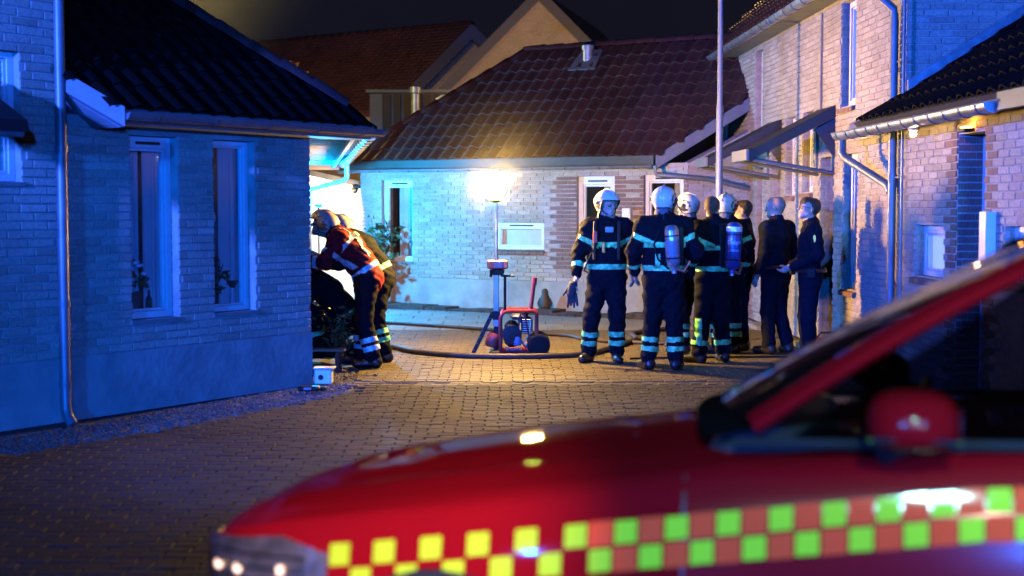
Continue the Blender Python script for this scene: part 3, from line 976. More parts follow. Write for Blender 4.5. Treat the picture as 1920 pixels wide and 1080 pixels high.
# ------------------------------------------------------------------ right tall house
h = thing('tall_house', 'tall pale brick house with narrow windows and two door canopies behind the standing crew', 'house', (3.7, 16, 0))
opsR = [(1.68, 2.29, 2.815, 4.0, .1, .0), (1.55, 2.14, .76, 2.285, .1, .0), (4.48, 5.03, 1.84, 2.867, .1, .0), (3.53, 4.07, 1.87, 2.872, .1, .0),
        (6.53, 7.06, 2.836, 3.98, .1, .0), (6.43, 6.92, .75, 2.255, .1, .0), (2.55, 3.18, .03, 2.275, .2, .0), (5.32, 5.98, .03, 2.31, .2, .0)]
brick_wall(WR, h, 0.0, 8.97, 0, 4.07, opsR, nmax=300, jambs=True)
for (a, b, c, d, e, r_), slope_ in zip(opsR[:6], (1, 1, 1, 1, 1, 1)):
    window(WR, h, a, b, c, d, recess=.085, fr=.06, slope_sill=True, curtain=[(a + .03, b - .03, -.155, LITBLIND if (a, c) in ((1.68, 2.815),) else BLUECURT)])
DOOR = mat('door_paint', (.10, .075, .065), .5, var=.15)
for a, b, c, d, *_ in opsR[6:]:
    dm = MB(); dm.hexa(WR.at(a + .05, c, -.20), WR.u * (b - a - .10), WR.n * -.05, Vector((0, 0, d - c - .06)))
    dd = dm.build('door', DOOR, h)
    fm = MB()
    for p, q, z0, z1 in ((a + .002, a + .048, c, d - .004), (b - .048, b - .002, c, d - .004), (a + .05, b - .05, d - .055, d - .004)):
        fm.hexa(WR.at(p, z0, -.185), WR.u * (q - p), WR.n * -.08, Vector((0, 0, z1 - z0)))
    fm.build('frame', WHITE, dd)
    hm = MB(); hm.tube([WR.at(a + .12, 1.05, -.20), WR.at(a + .12, 1.05, -.14), WR.at(a + .24, 1.05, -.14)], .01, 6); hm.build('handle', STEEL, dd)
    sm = MB(); sm.hexa(WR.at(a - .05, -.02, .32), WR.u * (b - a + .1), WR.n * -.55, Vector((0, 0, .045 + .03))); sm.build('door_step', SLAB, dd)
GW = Wall((3.845, 13.655), (.9995, .0308), (.0308, -.9995))
brick_wall(GW, h, 0.0, 3.2, 2.0, 5.2, [], nmax=250, wname='gable_wall', thick=.2)
SR = Slope(WR.at(0, 4.13, .35), RU, (-RN[0], -RN[1]), R(43))
rf = tiled_roof(SR, [(-.2, 0), (10.6, 0), (10.6, 3), (-.2, 3)], h, 'red', nmax=220)
mb = MB(); mb.hexa(WR.at(-.15, 4.03, .29), WR.u * 10.7, WR.n * .03, Vector((0, 0, .11))); mb.hexa(WR.at(-.15, 4.05, .012), WR.u * 10.7, WR.n * .276, Vector((0, 0, .015))); mb.build('fascia', FASCIA_GREY, h)
gutter(WR.at(-.1, 4.075, .39), WR.at(10.4, 4.075, .39), h, r=.07, brackets=.45)
mb = MB()   # main downpipe at the near corner
mb.tube([WR.at(.10, 4.0, .39), WR.at(.10, 3.88, .39), WR.at(.09, 3.62, .085), WR.at(.09, 3.5, .075), WR.at(.09, 0, .075)], .042, 12)
for z in (.9, 1.95, 3.0): mb.tube([WR.at(.09, z, .075), WR.at(.09, z + .05, .075)], .049, 12)
mb.build('downpipe', ZINC_PAINT, h, smooth=True)
mb = MB(); mb.tube([WR.at(-.14, 3.95, .05), WR.at(-.14, 0, .05)], .014, 8)
for z in (.9, 1.97, 3.1): mb.box(WR.at(-.05, z, .06), (.16, .012, .012), rot=WR.rot)
mb.build('cable_pipe', ZINC_PAINT, h, smooth=True)
mb = MB(); mb.tube([WR.at(10.1, 4.0, .39), WR.at(10.1, 3.82, .39), WR.at(9.15, 3.76, .12), WR.at(9.0, 3.68, .08), WR.at(9.0, 0, .08)], .042, 10)
mb.build('downpipe', ZINC_PAINT, h, smooth=True)
mb = MB(); mb.tube([WR.at(3.10, 4.0, .03), WR.at(3.10, 2.80, .03)], .012, 6); mb.build('cable', FASCIA_GREY, h)
# door canopies
def canopy(s_near, s_far, zt, out, drop, name='canopy'):
    mb = MB()
    th = .115
    vs = []
    for s_ in (s_near, s_far):
        vs += [WR.at(s_, zt, .015), WR.at(s_, zt - drop, out), WR.at(s_, zt - drop - th, out), WR.at(s_, zt - th - .03, .015)]
    mb.add(vs, [(0, 1, 2, 3), (7, 6, 5, 4)] + [(i, 4 + i, 4 + (i + 1) % 4, (i + 1) % 4) for i in range(4)])
    c = mb.build(name, mat('canopy_board', (.014, .013, .017), .6, var=.3, nscale=5), h)
    e = MB()
    e.hexa(WR.at(s_near - .01, zt - drop - th + .01, out + .002), WR.u * (s_far - s_near + .02), WR.n * .03, Vector((0, 0, th + .01)))
    e.build('end_board', mat('canopy_edge', (.16, .16, .17), .6), c)
    for s_ in (s_near + .06, s_far - .06):
        t = MB(); t.tube([WR.at(s_, zt - drop - th + .02, out - .06), WR.at(s_, zt - .79, -.02)], .022, 8); t.build('strut', ZINC_PAINT, c, smooth=True)
        b2 = MB(); b2.hexa(WR.at(s_ - .02, zt - .78, .012), WR.u * .04, WR.n * .03, Vector((0, 0, .62))); b2.build('bracket', FASCIA_GREY, c)
    k = MB(); k.add([WR.at(s_near + .02, zt - th - .04, .012), WR.at(s_near + .02, zt - th - .05 - .12, .25), WR.at(s_near + .02, zt - .62, .012), WR.at(s_near + .05, zt - th - .04, .012), WR.at(s_near + .05, zt - th - .17, .25), WR.at(s_near + .05, zt - .62, .012)], [(0, 1, 2), (5, 4, 3), (0, 3, 4, 1), (1, 4, 5, 2), (2, 5, 3, 0)])
    k.build('side_panel', mat('canopy_side', (.07, .06, .06), .7), c)
canopy(2.47, 3.34, 2.86, 1.02, .53)
canopy(5.25, 6.1, 2.87, 1.02, .53)
mb = MB(); mb.bbox(WR.at(5.12, 1.35, .03), (.16, .05, .34), .008, rot=WR.rot); mb.build('letter_box', WHITE, h)

# ------------------------------------------------------------------ right low house
h = thing('low_house', 'low brick house with zinc gutter, porch lamps and dark tiled roof at the right edge', 'house', (4, 11.5, 0))
opsQ = [(-1.245, -.435, 1.03, 1.512, .1, .0), (-2.2, -1.55, .03, 2.305, .25, .14), (-3.35, -2.635, 1.1, 1.528, .1, .0)]
brick_wall(WR, h, -5.0, -.003, 0, 2.46, opsQ, nmax=300, jambs=True)
window(WR, h, -1.245, -.435, 1.03, 1.512, recess=.08, fr=.045, slope_sill=True, head=.03, curtain=[(-1.22, -.45, -.145, LITBLIND)])
window(WR, h, -3.35, -2.635, 1.1, 1.528, recess=.08, fr=.045, slope_sill=True, curtain=[(-3.32, -2.65, -.145, LITBLIND)])
window(WR, h, -2.2, -1.55, .03, 2.305, recess=.215, fr=.07, sill=False, name='glazed_door', curtain=[(-2.1, -1.65, -.4, BLUECURT)])
mb = MB(); mb.hexa(WR.at(-2.48, 1.2, .012), WR.u * .14, WR.n * .085, Vector((0, 0, .44))); mb.build('meter_box', WHITE, h)
SQ = Slope(WR.at(0, 2.53, .34), RU, (-RN[0], -RN[1]), R(33))
rf = tiled_roof(SQ, [(.62, 0), (.15, .33), (-.01, .345), (-.01, 2.7), (-5.2, 2.7), (-5.2, 0)], h, 'dk', nmax=220)
mb = MB(); mb.hexa(WR.at(-5.0, 2.40, .28), WR.u * 5.55, WR.n * .03, Vector((0, 0, .12))); mb.hexa(WR.at(-5.0, 2.445, .012), WR.u * 5.4, WR.n * .266, Vector((0, 0, .014))); mb.build('fascia', FASCIA_GREY, h)
gutter(WR.at(1.02, 2.45, .37), WR.at(-3.31, 2.45, .37), h, r=.075, brackets=.36)
mb = MB(); mb.hexa(WR.at(-5.0, 2.39, .32), WR.u * 1.62, WR.n * .05, Vector((0, 0, .13))); mb.build('end_fascia', mat('blue_fascia', (.02, .03, .05), .5), h)
mb = MB()
a, b = SQ.at(-.03, .36, .0), SQ.at(-.03, 2.6, .0)
mb.hexa(a + Vector((0, 0, .05)), b - a, Vector((.0, -.05, 0)), Vector((0, 0, .10))); mb.build('flashing', ZINC, h)
mb = MB()
a, b = SQ.at(.62, 0, 0), SQ.at(.15, .33, 0)
mb.hexa(a + Vector((0, 0, -.14)), b - a, Vector((-.03, -.03, 0)), Vector((0, 0, .14))); mb.build('verge_board', FASCIA_GREY, h)
mb = MB()
mb.tube([WR.at(.86, 2.40, .37), WR.at(.85, 2.24, .37), WR.at(.80, 2.18, .34), WR.at(.17, 1.90, .10), WR.at(.11, 1.83, .085)], .042, 12)
mb.build('downpipe', ZINC_PAINT, h, smooth=True)
# porch lamps of that house
pl = thing('porch_lamp', 'small bright bulb lamp under the zinc gutter of the right low house', 'lamp', tuple(WR.at(-1.24, 2.36, .30)))
mb = MB(); mb.lathe([(.0, -.03), (.022, -.022), (.03, 0), (.022, .022), (.0, .03)], WR.at(-1.24, 2.33, .30), 12); mb.build('bulb', mat('bulb_glow', (1, .8, .6), emit=(1, .62, .36), estr=60), pl, smooth=True)
mb = MB(); mb.lathe([(.028, .0), (.045, .012), (.045, .07), (.0, .075)], WR.at(-1.24, 2.35, .30), 12); mb.build('lamp_holder', WHITE, pl, smooth=True)
pl = thing('wall_lamp', 'orange-glowing wall lamp above the glazed door of the right low house', 'lamp', tuple(WR.at(-1.95, 2.36, .05)))
mb = MB(); mb.bbox(WR.at(-1.93, 2.325, .07), (.16, .09, .035), .008, rot=WR.rot); mb.build('lamp_body', BLACKPL, pl)
mb = MB(); mb.box(WR.at(-1.93, 2.349, .07), (.12, .06, .008), rot=WR.rot); mb.build('lamp_glass', mat('amber_glow', (1, .5, .1), emit=(1, .36, .04), estr=70), pl)
WR_DOOR_LAMP = WR.at(-1.9, 2.30, .0)

# ------------------------------------------------------------------ pale link house in the gap on the left
h = thing('link_house', 'whitewashed house end glaring in lamplight in the gap behind the bending crew', 'house', (-3.4, 24.6, 0))
WW = Wall((-6.0, 24.75), (1, 0), (0, -1))
mb = MB()
vs = [(-6.0, 24.75, 0), (-2.62, 24.75, 0), (-2.62, 24.75, 2.02), (-4.0, 24.75, 2.34), (-6, 24.75, 2.6)]
mb.add(vs + [(x, y + .3, z) for x, y, z in vs], [(0, 1, 2, 3, 4), (9, 8, 7, 6, 5), (1, 6, 7, 2), (2, 7, 8, 3), (3, 8, 9, 4)])
mb.build('wall', mat('white_render', (.78, .76, .70), .85, var=.06, nscale=3, bump=.2), h)
SW = Slope((-6.5, 24.4, 2.50), (1, 0), (0, 1), R(40))
tiled_roof(SW, [(0, 0), (3.62, 0), (3.9, .6), (2.2, 2.3), (0, 2.3)], h, 'red', nmax=80)
mb = MB(); mb.hexa((-6.5, 24.40, 2.34), (3.55, 0, 0), (0, .03, 0), (0, 0, .15)); mb.build('fascia', mat('purple_fascia', (.20, .15, .17), .6), h)
mb = MB(); mb.hexa((-4.1, 24.60, 2.36), (1.5, 0, -.34), (0, .14, 0), (0, 0, .10)); mb.build('verge_board', DARKWOOD, h)
mb = MB()
for i in range(3): mb.hexa((-4.3 + i * .22, 24.70, 2.02), (.16, 0, 0), (0, .04, 0), (0, 0, .11))
mb.build('window', mat('dark_glass', (.03, .03, .035), .1), h)
fl = thing('flood_lamp', 'small twin floodlight at the wall corner shining into the narrow gap', 'lamp', (-2.66, 23.95, 2.0))
mb = MB(); mb.bbox((-2.66, 23.95, 2.03), (.10, .14, .06), .01); mb.build('bracket', BLACKPL, fl)
for dy, dz in ((-.08, -.03), (.06, .03)):
    mb = MB(); mb.lathe([(.035, 0), (.06, .06), (.06, .075), (.05, .075)], (-2.66, 23.95 + dy, 2.02 + dz), 12, axis=(-.9, .45, -.35)); q = mb.build('lamp_head', BLACKPL, fl, smooth=True)
    mb = MB(); mb.lathe([(.048, .072), (.0, .078)], (-2.66, 23.95 + dy, 2.02 + dz), 12, axis=(-.9, .45, -.35)); mb.build('lamp_glass', mat('flood_glow', (1, .9, .7), emit=(1, .78, .42), estr=40), q)
lamp('flood_lamp_light', 'SPOT', (-2.80, 23.6, 2.0), (1.0, .74, .36), 420, .05, (-3.7, 24.75, 1.1), 130, .6)
lamp('wall_lamp_light', 'POINT', tuple(WR.at(-1.93, 2.375, .10)), (1.0, .34, .05), 2.2, .03)
lamp('porch_lamp_light', 'POINT', tuple(WR.at(-1.24, 2.29, .30)), (1.0, .6, .35), 1.5, .03)

# ------------------------------------------------------------------ far houses
TAN = piece_mat('far_brick', [(.34, .27, .19), (.38, .30, .21), (.31, .24, .17)], .9, .3, 40, .3, .15)
DARKTRIM = mat('dark_trim', (.045, .042, .05), .6)
def gable_house(label, ax, ay, az, slope_l, slope_r, wl, wr, depth, ridge_dir, trim=.34, zc=None):
    h = thing('gable_house', label, 'house', (ax, ay, 0))
    r = Vector((*ridge_dir, 0)).normalized()
    # front wall
    mb = MB()
    zl, zr = az - wl * slope_l, az - wr * slope_r
    f = [Vector((ax - wl, ay, 0)), Vector((ax + wr, ay, 0)), Vector((ax + wr, ay, zr)), Vector((ax, ay, az)), Vector((ax - wl, ay, zl))]
    b = [p + r * depth for p in f]
    mb.add(f + b, [(0, 1, 2, 3, 4), (1, 6, 7, 2), (0, 4, 9, 5)])
    w = mb.build('wall', TAN, h)
    # brick courses showing as thin proud bands
    cm = MB()
    z = zl
    while z < az - .3:
        a = ax - (az - z) / slope_l + .02; c = ax + (az - z) / slope_r - .02
        a = max(a, ax - wl); c = min(c, ax + wr)
        x = a
        while x < c - .1:
            L = min(.228, c - x)
            cm.hexa((x, ay - .007, z), (L, 0, 0), (0, .007, 0), (0, 0, .055), 0, random.random() + .001)
            x += .24
        z += .0667
    cm.build('bricks', TAN, w, kind='stuff')
    ov = .28
    for sgn, wd, sl in ((-1, wl, slope_l), (1, wr, slope_r)):
        p0 = Vector((ax, ay - ov, az + .16)); p1 = Vector((ax + sgn * (wd + .35), ay - ov, az + .16 - (wd + .35) * sl))
        rm = MB()
        up = Vector((0, 0, .14))
        q = [p0, p1, p1 + r * (depth + ov), p0 + r * (depth + ov)]
        rm.add(q + [v - up for v in q], [(0, 1, 2, 3), (7, 6, 5, 4), (0, 4, 5, 1), (1, 5, 6, 2), (2, 6, 7, 3)])
        rf = rm.build('roof', TILE_RED, h)
        tm = MB()
        tm.add([p0 + Vector((0, -.03, .03)), p1 + Vector((0, -.03, .03)), p1 + Vector((0, -.03, -trim)), p0 + Vector((0, -.03, -trim)),
                p0 + Vector((0, .02, .03)), p1 + Vector((0, .02, .03)), p1 + Vector((0, .02, -trim)), p0 + Vector((0, .02, -trim))],
               [(0, 1, 2, 3), (7, 6, 5, 4), (0, 4, 5, 1), (3, 2, 6, 7)])
        tm.build('barge_board', DARKTRIM, h)
    return h, r
g1, r1 = gable_house('far house with a big tan brick gable and dark barge boards, topmost in the middle', .76, 40, 7.72, 1.0, 1.0, 3.6, 3.6, 9, (.25, 1))
g2, r2 = gable_house('farther house with a small tan gable and a long brown roof running left', -1.37, 48, 7.75, 1.0, 1.0, 2.6, 2.6, 11, (-.82, .57), trim=.5)
a = Vector((-1.37, 48 - .2, 7.93))
ridge_line(a, a + r2 * 11, g2, TILE_RED, r=.16, step=.42)
# ribbed roof courses on the long brown roof
tm = MB()
for i in range(26):
    t = i / 26
    for j in range(34):
        s0 = j * .33
        p = Vector((-1.37, 47.72, 7.95)) + r2 * s0 + Vector((-1, 0, -1)) * (t * 2.95)
        q = r2 * .30; d_ = Vector((-1, 0, -1)) * .115
        tm.add([p + Vector((0, 0, .02)), p + q + Vector((0, 0, .02)), p + q + d_ + Vector((0, 0, .045)), p + d_ + Vector((0, 0, .045)), p + q + d_, p + d_], [(0, 1, 2, 3), (3, 2, 4, 5)], 0, random.random() + .001)
tm.build('roof_tiles', TILE_RED, g2, kind='stuff')

# timber-clad shed top between the houses, with its pipes
h = thing('timber_shed', 'flat-topped shed clad in upright brown boards behind the hip of the red roof', 'shed', (-2.0, 33, 0))
mb = MB(); mb.hexa((-3.36, 33, 0), (3.2, 0, 0), (0, 2.2, 0), (0, 0, 4.38)); mb.build('shed_body', DARKWOOD, h)
mb = MB(); mb.hexa((-3.44, 32.86, 4.385), (3.4, 0, 0), (0, 2.4, 0), (0, 0, .07)); mb.build('flat_roof', FASCIA, h)
PLANK = piece_mat('shed_board', [(.020, .014, .009), (.026, .018, .011), (.016, .012, .008)], .7, .5, 30, .3, .3)
for i in range(13):
    mb = MB(); w_ = .17
    if i == 0: mb.hexa((-3.36, 32.95, 1.5), (.30, 0, 0), (0, .05, 0), (0, 0, 2.86)); mb.build('board', DARKTRIM, h); continue
    x = -3.05 + (i - 1) * .245
    mb.hexa((x, 32.93 if i % 2 else 32.96, 1.5), (w_, 0, 0), (0, .05, 0), (0, 0, 2.86)); mb.build('board', PLANK, h)
t = thing('flue_pipe', 'grey metal flue pipe in front of the timber shed', 'pipe', (-2.07, 30, 0))
mb = MB(); mb.lathe([(.085, 1.0), (.085, 4.12), (.115, 4.14), (.115, 4.26), (.10, 4.26), (.10, 4.16), (0, 4.16)], (-2.07, 30, 0), 14); mb.build('pipe', mat('vent_grey', (.36, .36, .38), .45, .5), t, smooth=True)
t = thing('roof_cowl', 'white mushroom vent cowl beside the hip of the red roof', 'vent', (-1.32, 27, 0))
mb = MB(); mb.lathe([(.07, 1.0), (.07, 3.78)], (-1.32, 27, 0), 14); mb.build('pipe', WHITE, t, smooth=True)
mb = MB(); mb.lathe([(.155, 3.765), (.16, 3.785), (.06, 3.845), (0, 3.865)], (-1.32, 27, 0), 16); mb.build('cap', WHITE, t, smooth=True)

# street lamp post
t = thing('lamp_post', 'tall slim grey street lamp post rising past the standing crew', 'lamp post', (2.585, 17.35, 0))
mb = MB(); mb.lathe([(.055, -.02), (.055, 1.1), (.045, 1.16), (.043, 2.9), (.034, 2.98), (.032, 4.35), (.030, 5.2)], (2.585, 17.35, 0), 14); mb.build('post', mat('post_grey', (.20, .21, .23), .45, .3), t, smooth=True)
mb = MB(); mb.tube([(2.585, 17.35, 5.18), (2.55, 17.3, 5.3), (2.3, 17.2, 5.36)], .028, 8); mb.bbox((2.15, 17.15, 5.36), (.42, .2, .09), .03); mb.build('lamp_head', FASCIA_GREY, t)

t = thing('strobe_lamp', 'small blue-white flashing lamp on a thin stand deep in the narrow gap', 'lamp', (-2.98, 21.4, 0))
mb = MB(); mb.lathe([(.014, .0), (.014, 1.70)], (-2.98, 21.4, 0), 8)
for k in range(3): mb.tube([(-2.98, 21.4, .35), (-2.98 + .25 * math.cos(k * 2.1), 21.4 + .25 * math.sin(k * 2.1), 0)], .010, 5)
mb.build('stand', BLACKPL, t, smooth=True)
mb = MB(); mb.lathe([(.05, 1.68), (.055, 1.70), (.055, 1.73), (.045, 1.735)], (-2.98, 21.4, 0), 14); mb.build('lamp_base', BLACKPL, t, smooth=True)
mb = MB(); mb.lathe([(.042, 1.737), (.045, 1.77), (.035, 1.81), (0, 1.825)], (-2.98, 21.4, 0), 14); mb.build('dome', mat('strobe_glow', (.3, .7, 1), emit=(.25, .7, 1), estr=60), t, smooth=True)

lf = MB(); rng = random.Random(21)
for i in range(170):
    x, y = (rng.uniform(-1.4, 3.4), rng.uniform(13.5, 19)) if i < 110 else (rng.uniform(-2, 2), rng.uniform(9, 13))
    if i % 3 == 0: x = gx2(y) + abs(rng.gauss(0, .25)) if y > 13.2 else gx(y) + abs(rng.gauss(0, .2))
    a = rng.uniform(0, 6.28); L = rng.uniform(.02, .05); w_ = L * .35
    d = Vector((math.cos(a), math.sin(a), 0)); n_ = Vector((-d.y, d.x, 0)); p = Vector((x, y, .006))
    lf.add([p - d * L, p + n_ * w_ + Vector((0, 0, .012)), p + d * L + Vector((0, 0, .008)), p - n_ * w_ + Vector((0, 0, .004))], [(0, 1, 2, 3)], 0, rng.random() + .001)
tag(lf.build('fallen_leaves', piece_mat('dead_leaf', [(.05, .03, .015), (.08, .05, .02), (.03, .02, .012)], .7, .1)), kind='stuff')
# ------------------------------------------------------------------ people: one continuous body from blended round limbs
TURNOUT = mat('turnout_cloth', (.006, .007, .012), .85, spec=.12, var=.35, nscale=30, bump=.5, bscale=160)
RED_J = mat('red_jacket', (.36, .016, .02), .8, spec=.12, var=.3, nscale=25, bump=.5, bscale=150)
POLICE = mat('police_cloth', (.006, .008, .018), .85, spec=.12, var=.3, nscale=28, bump=.5, bscale=150)
SKIN = mat('skin', (.52, .32, .24), .5, var=.12, nscale=22)
HAIR = mat('hair', (.035, .022, .015), .6, var=.4, nscale=70, bump=.8, bscale=180)
STUBBLE = mat('shaved_scalp', (.36, .22, .17), .6, var=.15, nscale=60)
BOOT = mat('boot_leather', (.015, .014, .014), .35, bump=.3, bscale=50)
GLOVE = mat('work_glove', (.03, .03, .034), .8, bump=.5)
PALEGLOVE = mat('pale_glove', (.45, .55, .6), .7, bump=.4)
EYE = mat('eye_dark', (.03, .025, .02), .2)
def make_tape():
    m = bpy.data.materials.new('reflective_tape')
    m.use_nodes = True
    nt = m.node_tree
    b = nt.nodes['Principled BSDF']
    b.inputs['Roughness'].default_value = .42
    b.inputs['Metallic'].default_value = .15
    b.inputs['Specular IOR Level'].default_value = .25
    tc = nt.nodes.new('ShaderNodeTexCoord')
    n = nt.nodes.new('ShaderNodeTexNoise'); n.inputs['Scale'].default_value = 30
    r = nt.nodes.new('ShaderNodeValToRGB')
    r.color_ramp.elements[0].color = (.16, .70, .22, 1); r.color_ramp.elements[1].color = (.30, .94, .38, 1)
    r.color_ramp.elements[0].position = .35; r.color_ramp.elements[1].position = .6
    nt.links.new(tc.outputs['Object'], n.inputs['Vector']); nt.links.new(n.outputs['Fac'], r.inputs['Fac']); nt.links.new(r.outputs['Color'], b.inputs['Base Color'])
    return m
TAPE = make_tape()
TAPE_S = mat('silver_tape', (.80, .86, .88), .4, .2, var=.15, nscale=30, spec=.8)
TAPE_EDGE = mat('yellow_tape', (.62, .80, .12), .6)
def make_checker():
    m = bpy.data.materials.new('checker_print'); m.use_nodes = True
    nt = m.node_tree; b = nt.nodes['Principled BSDF']; b.inputs['Roughness'].default_value = .5
    tc = nt.nodes.new('ShaderNodeTexCoord'); c = nt.nodes.new('ShaderNodeTexChecker')
    c.inputs['Scale'].default_value = 34; c.inputs['Color1'].default_value = (.85, .88, .9, 1); c.inputs['Color2'].default_value = (.02, .03, .06, 1)
    nt.links.new(tc.outputs['Object'], c.inputs['Vector']); nt.links.new(c.outputs['Color'], b.inputs['Base Color'])
    return m
CHECK = make_checker()
VOX = .0095

def surface_nets(f, lo, h):
    """isosurface f=0 -> vertices, quads"""
    s = f < 0
    nx, ny, nz = f.shape
    cs = np.zeros((nx - 1, ny - 1, nz - 1), np.int8)
    for dx in (0, 1):
        for dy in (0, 1):
            for dz in (0, 1):
                cs += s[dx:nx - 1 + dx, dy:ny - 1 + dy, dz:nz - 1 + dz]
    act = (cs > 0) & (cs < 8)
    idx = np.full(act.shape, -1, np.int64)
    ci = np.argwhere(act)
    idx[tuple(ci.T)] = np.arange(len(ci))
    acc = np.zeros((len(ci), 3)); cnt = np.zeros(len(ci))
    corners = [(a, b, c) for a in (0, 1) for b in (0, 1) for c in (0, 1)]
    for a in corners:
        for ax in range(3):
            if a[ax]: continue
            b = list(a); b[ax] = 1
            fa = f[ci[:, 0] + a[0], ci[:, 1] + a[1], ci[:, 2] + a[2]]
            fb = f[ci[:, 0] + b[0], ci[:, 1] + b[1], ci[:, 2] + b[2]]
            k = (fa < 0) != (fb < 0)
            t = np.where(k, fa / np.where(k, fa - fb, 1), 0)
            p = np.tile(np.array(a, float), (len(ci), 1)); p[:, ax] = t
            acc[k] += p[k]; cnt[k] += 1
    v = (ci + acc / cnt[:, None]) * h + lo
    quads = []
    for ax in range(3):
        o = [i for i in range(3) if i != ax]
        sl0 = [slice(None)] * 3; sl1 = [slice(None)] * 3
        sl0[ax] = slice(0, -1); sl1[ax] = slice(1, None)
        ch = s[tuple(sl0)] != s[tuple(sl1)]
        e = np.argwhere(ch)
        ok = (e[:, o[0]] > 0) & (e[:, o[1]] > 0) & (e[:, o[0]] < f.shape[o[0]] - 1) & (e[:, o[1]] < f.shape[o[1]] - 1)
        e = e[ok]
        ins = s[tuple(e.T)]
        def at(d0, d1):
            q = e.copy(); q[:, o[0]] += d0; q[:, o[1]] += d1
            return idx[tuple(q.T)]
        q = np.stack([at(-1, -1), at(0, -1), at(0, 0), at(-1, 0)], 1)
        flip = ins if ax != 1 else ~ins
        q[~flip] = q[~flip][:, ::-1]
        quads.append(q)
    return v, np.concatenate(quads)

class Body:
    def __init__(s):
        s.pr = []; s.names = []
    def cone(s, name, a, b, ra, rb=None, mat_=0, k=.03, sx=1.0, ax=None, sub=False):
        s.pr.append((np.array(a, float), np.array(b, float), ra, ra if rb is None else rb, mat_, k, sx, None if ax is None else np.array(ax, float) / np.linalg.norm(ax), sub))
        s.names.append(name)
    def mesh(s, cloth=(0, 1), wr=.006, h=VOX, seed=0):
        lo = np.min([np.minimum(p[0], p[1]) - max(p[2], p[3]) * p[6] for p in s.pr], 0) - .05
        hi = np.max([np.maximum(p[0], p[1]) + max(p[2], p[3]) * p[6] for p in s.pr], 0) + .05
        n = np.ceil((hi - lo) / h).astype(int) + 1
        f = np.full(n, .3, np.float32); lab = np.full(n, -1, np.int8); best = np.full(n, .3, np.float32)
        axs = [lo[i] + h * np.arange(n[i]) for i in range(3)]
        for pi, (a, b, ra, rb, m, k, sx, ax, sub) in enumerate(s.pr):
            rr = max(ra, rb) * max(1, sx) + .07
            i0 = np.maximum(((np.minimum(a, b) - rr - lo) / h).astype(int), 0)
            i1 = np.minimum(((np.maximum(a, b) + rr - lo) / h).astype(int) + 2, n)
            sl = tuple(slice(i0[i], i1[i]) for i in range(3))
            X, Y, Z = np.meshgrid(*[axs[i][sl[i]] for i in range(3)], indexing='ij', sparse=True)
            px, py, pz = X - a[0], Y - a[1], Z - a[2]
            d = b - a
            if ax is not None:
                q = (px * ax[0] + py * ax[1] + pz * ax[2]) * (1 / sx - 1)
                px, py, pz = px + ax[0] * q, py + ax[1] * q, pz + ax[2] * q
            L2 = max(1e-9, d @ d)
            t = np.clip((px * d[0] + py * d[1] + pz * d[2]) / L2, 0, 1)
            D = np.sqrt((px - t * d[0]) ** 2 + (py - t * d[1]) ** 2 + (pz - t * d[2]) ** 2) - (ra + (rb - ra) * t)
            if ax is not None and sx < 1: D = D * max(sx, .5)
            D = D.astype(np.float32)
            F = f[sl]
            if sub:
                F2 = np.maximum(F, -D)
                f[sl] = F2
                continue
            B_ = best[sl]; w = D < B_
            lab[sl] = np.where(w, pi, lab[sl]); best[sl] = np.minimum(D, B_)
            hh = np.clip(.5 + .5 * (F - D) / k, 0, 1)
            f[sl] = F + (D - F) * hh - k * hh * (1 - hh)
        # folds in the cloth
        ml = np.array([p[4] for p in s.pr] + [99])[lab]
        cm = np.isin(ml, cloth)
        if wr:
            near = (np.abs(f) < .04) & cm
            ii = np.argwhere(near)
            P = ii * h + lo + seed * 1.7
            x, y, z = P.T
            wv = np.sin(z * 38 + 2.2 * np.sin(x * 17 + seed) + 2.0 * np.sin(y * 15)) * .5 + np.sin(z * 71 + x * 44 + 1.5 * np.sin(y * 31)) * .3 + np.sin(x * 52 - z * 33 + y * 40) * .35
            f[tuple(ii.T)] -= (wr * wv).astype(np.float32)
        v, q = surface_nets(f, lo, h)
        vi = np.clip(np.round((v - lo) / h).astype(int), 0, n - 1)
        vl = lab[tuple(vi.T)]
        return v, q, vl

def np_mesh(name, v, q, mats, mi, parent):
    me = bpy.data.meshes.new(name)
    me.vertices.add(len(v)); me.vertices.foreach_set('co', np.ascontiguousarray(v, np.float32).ravel())
    me.loops.add(q.size); me.loops.foreach_set('vertex_index', np.ascontiguousarray(q, np.int32).ravel())
    me.polygons.add(len(q))
    me.polygons.foreach_set('loop_start', np.arange(0, q.size, 4, dtype=np.int32))
    try: me.polygons.foreach_set('loop_total', np.full(len(q), 4, np.int32))
    except Exception: pass
    for m in mats: me.materials.append(m)
    if mi is not None: me.polygons.foreach_set('material_index', np.ascontiguousarray(mi, np.int32))
    me.polygons.foreach_set('use_smooth', np.ones(len(q), bool))
    me.update(calc_edges=True); me.validate()
    o = bpy.data.objects.new(name, me)
    COL.objects.link(o); o.parent = parent
    return o

def vnormals(v, q):
    n = np.cross(v[q[:, 2]] - v[q[:, 0]], v[q[:, 3]] - v[q[:, 1]])
    vn = np.zeros_like(v)
    for i in range(4): np.add.at(vn, q[:, i], n)
    return vn / np.maximum(1e-9, np.linalg.norm(vn, axis=1))[:, None]

V3 = lambda *a: np.array(a, float)
def mirror(p, s): return V3(p[0] * s, p[1], p[2])

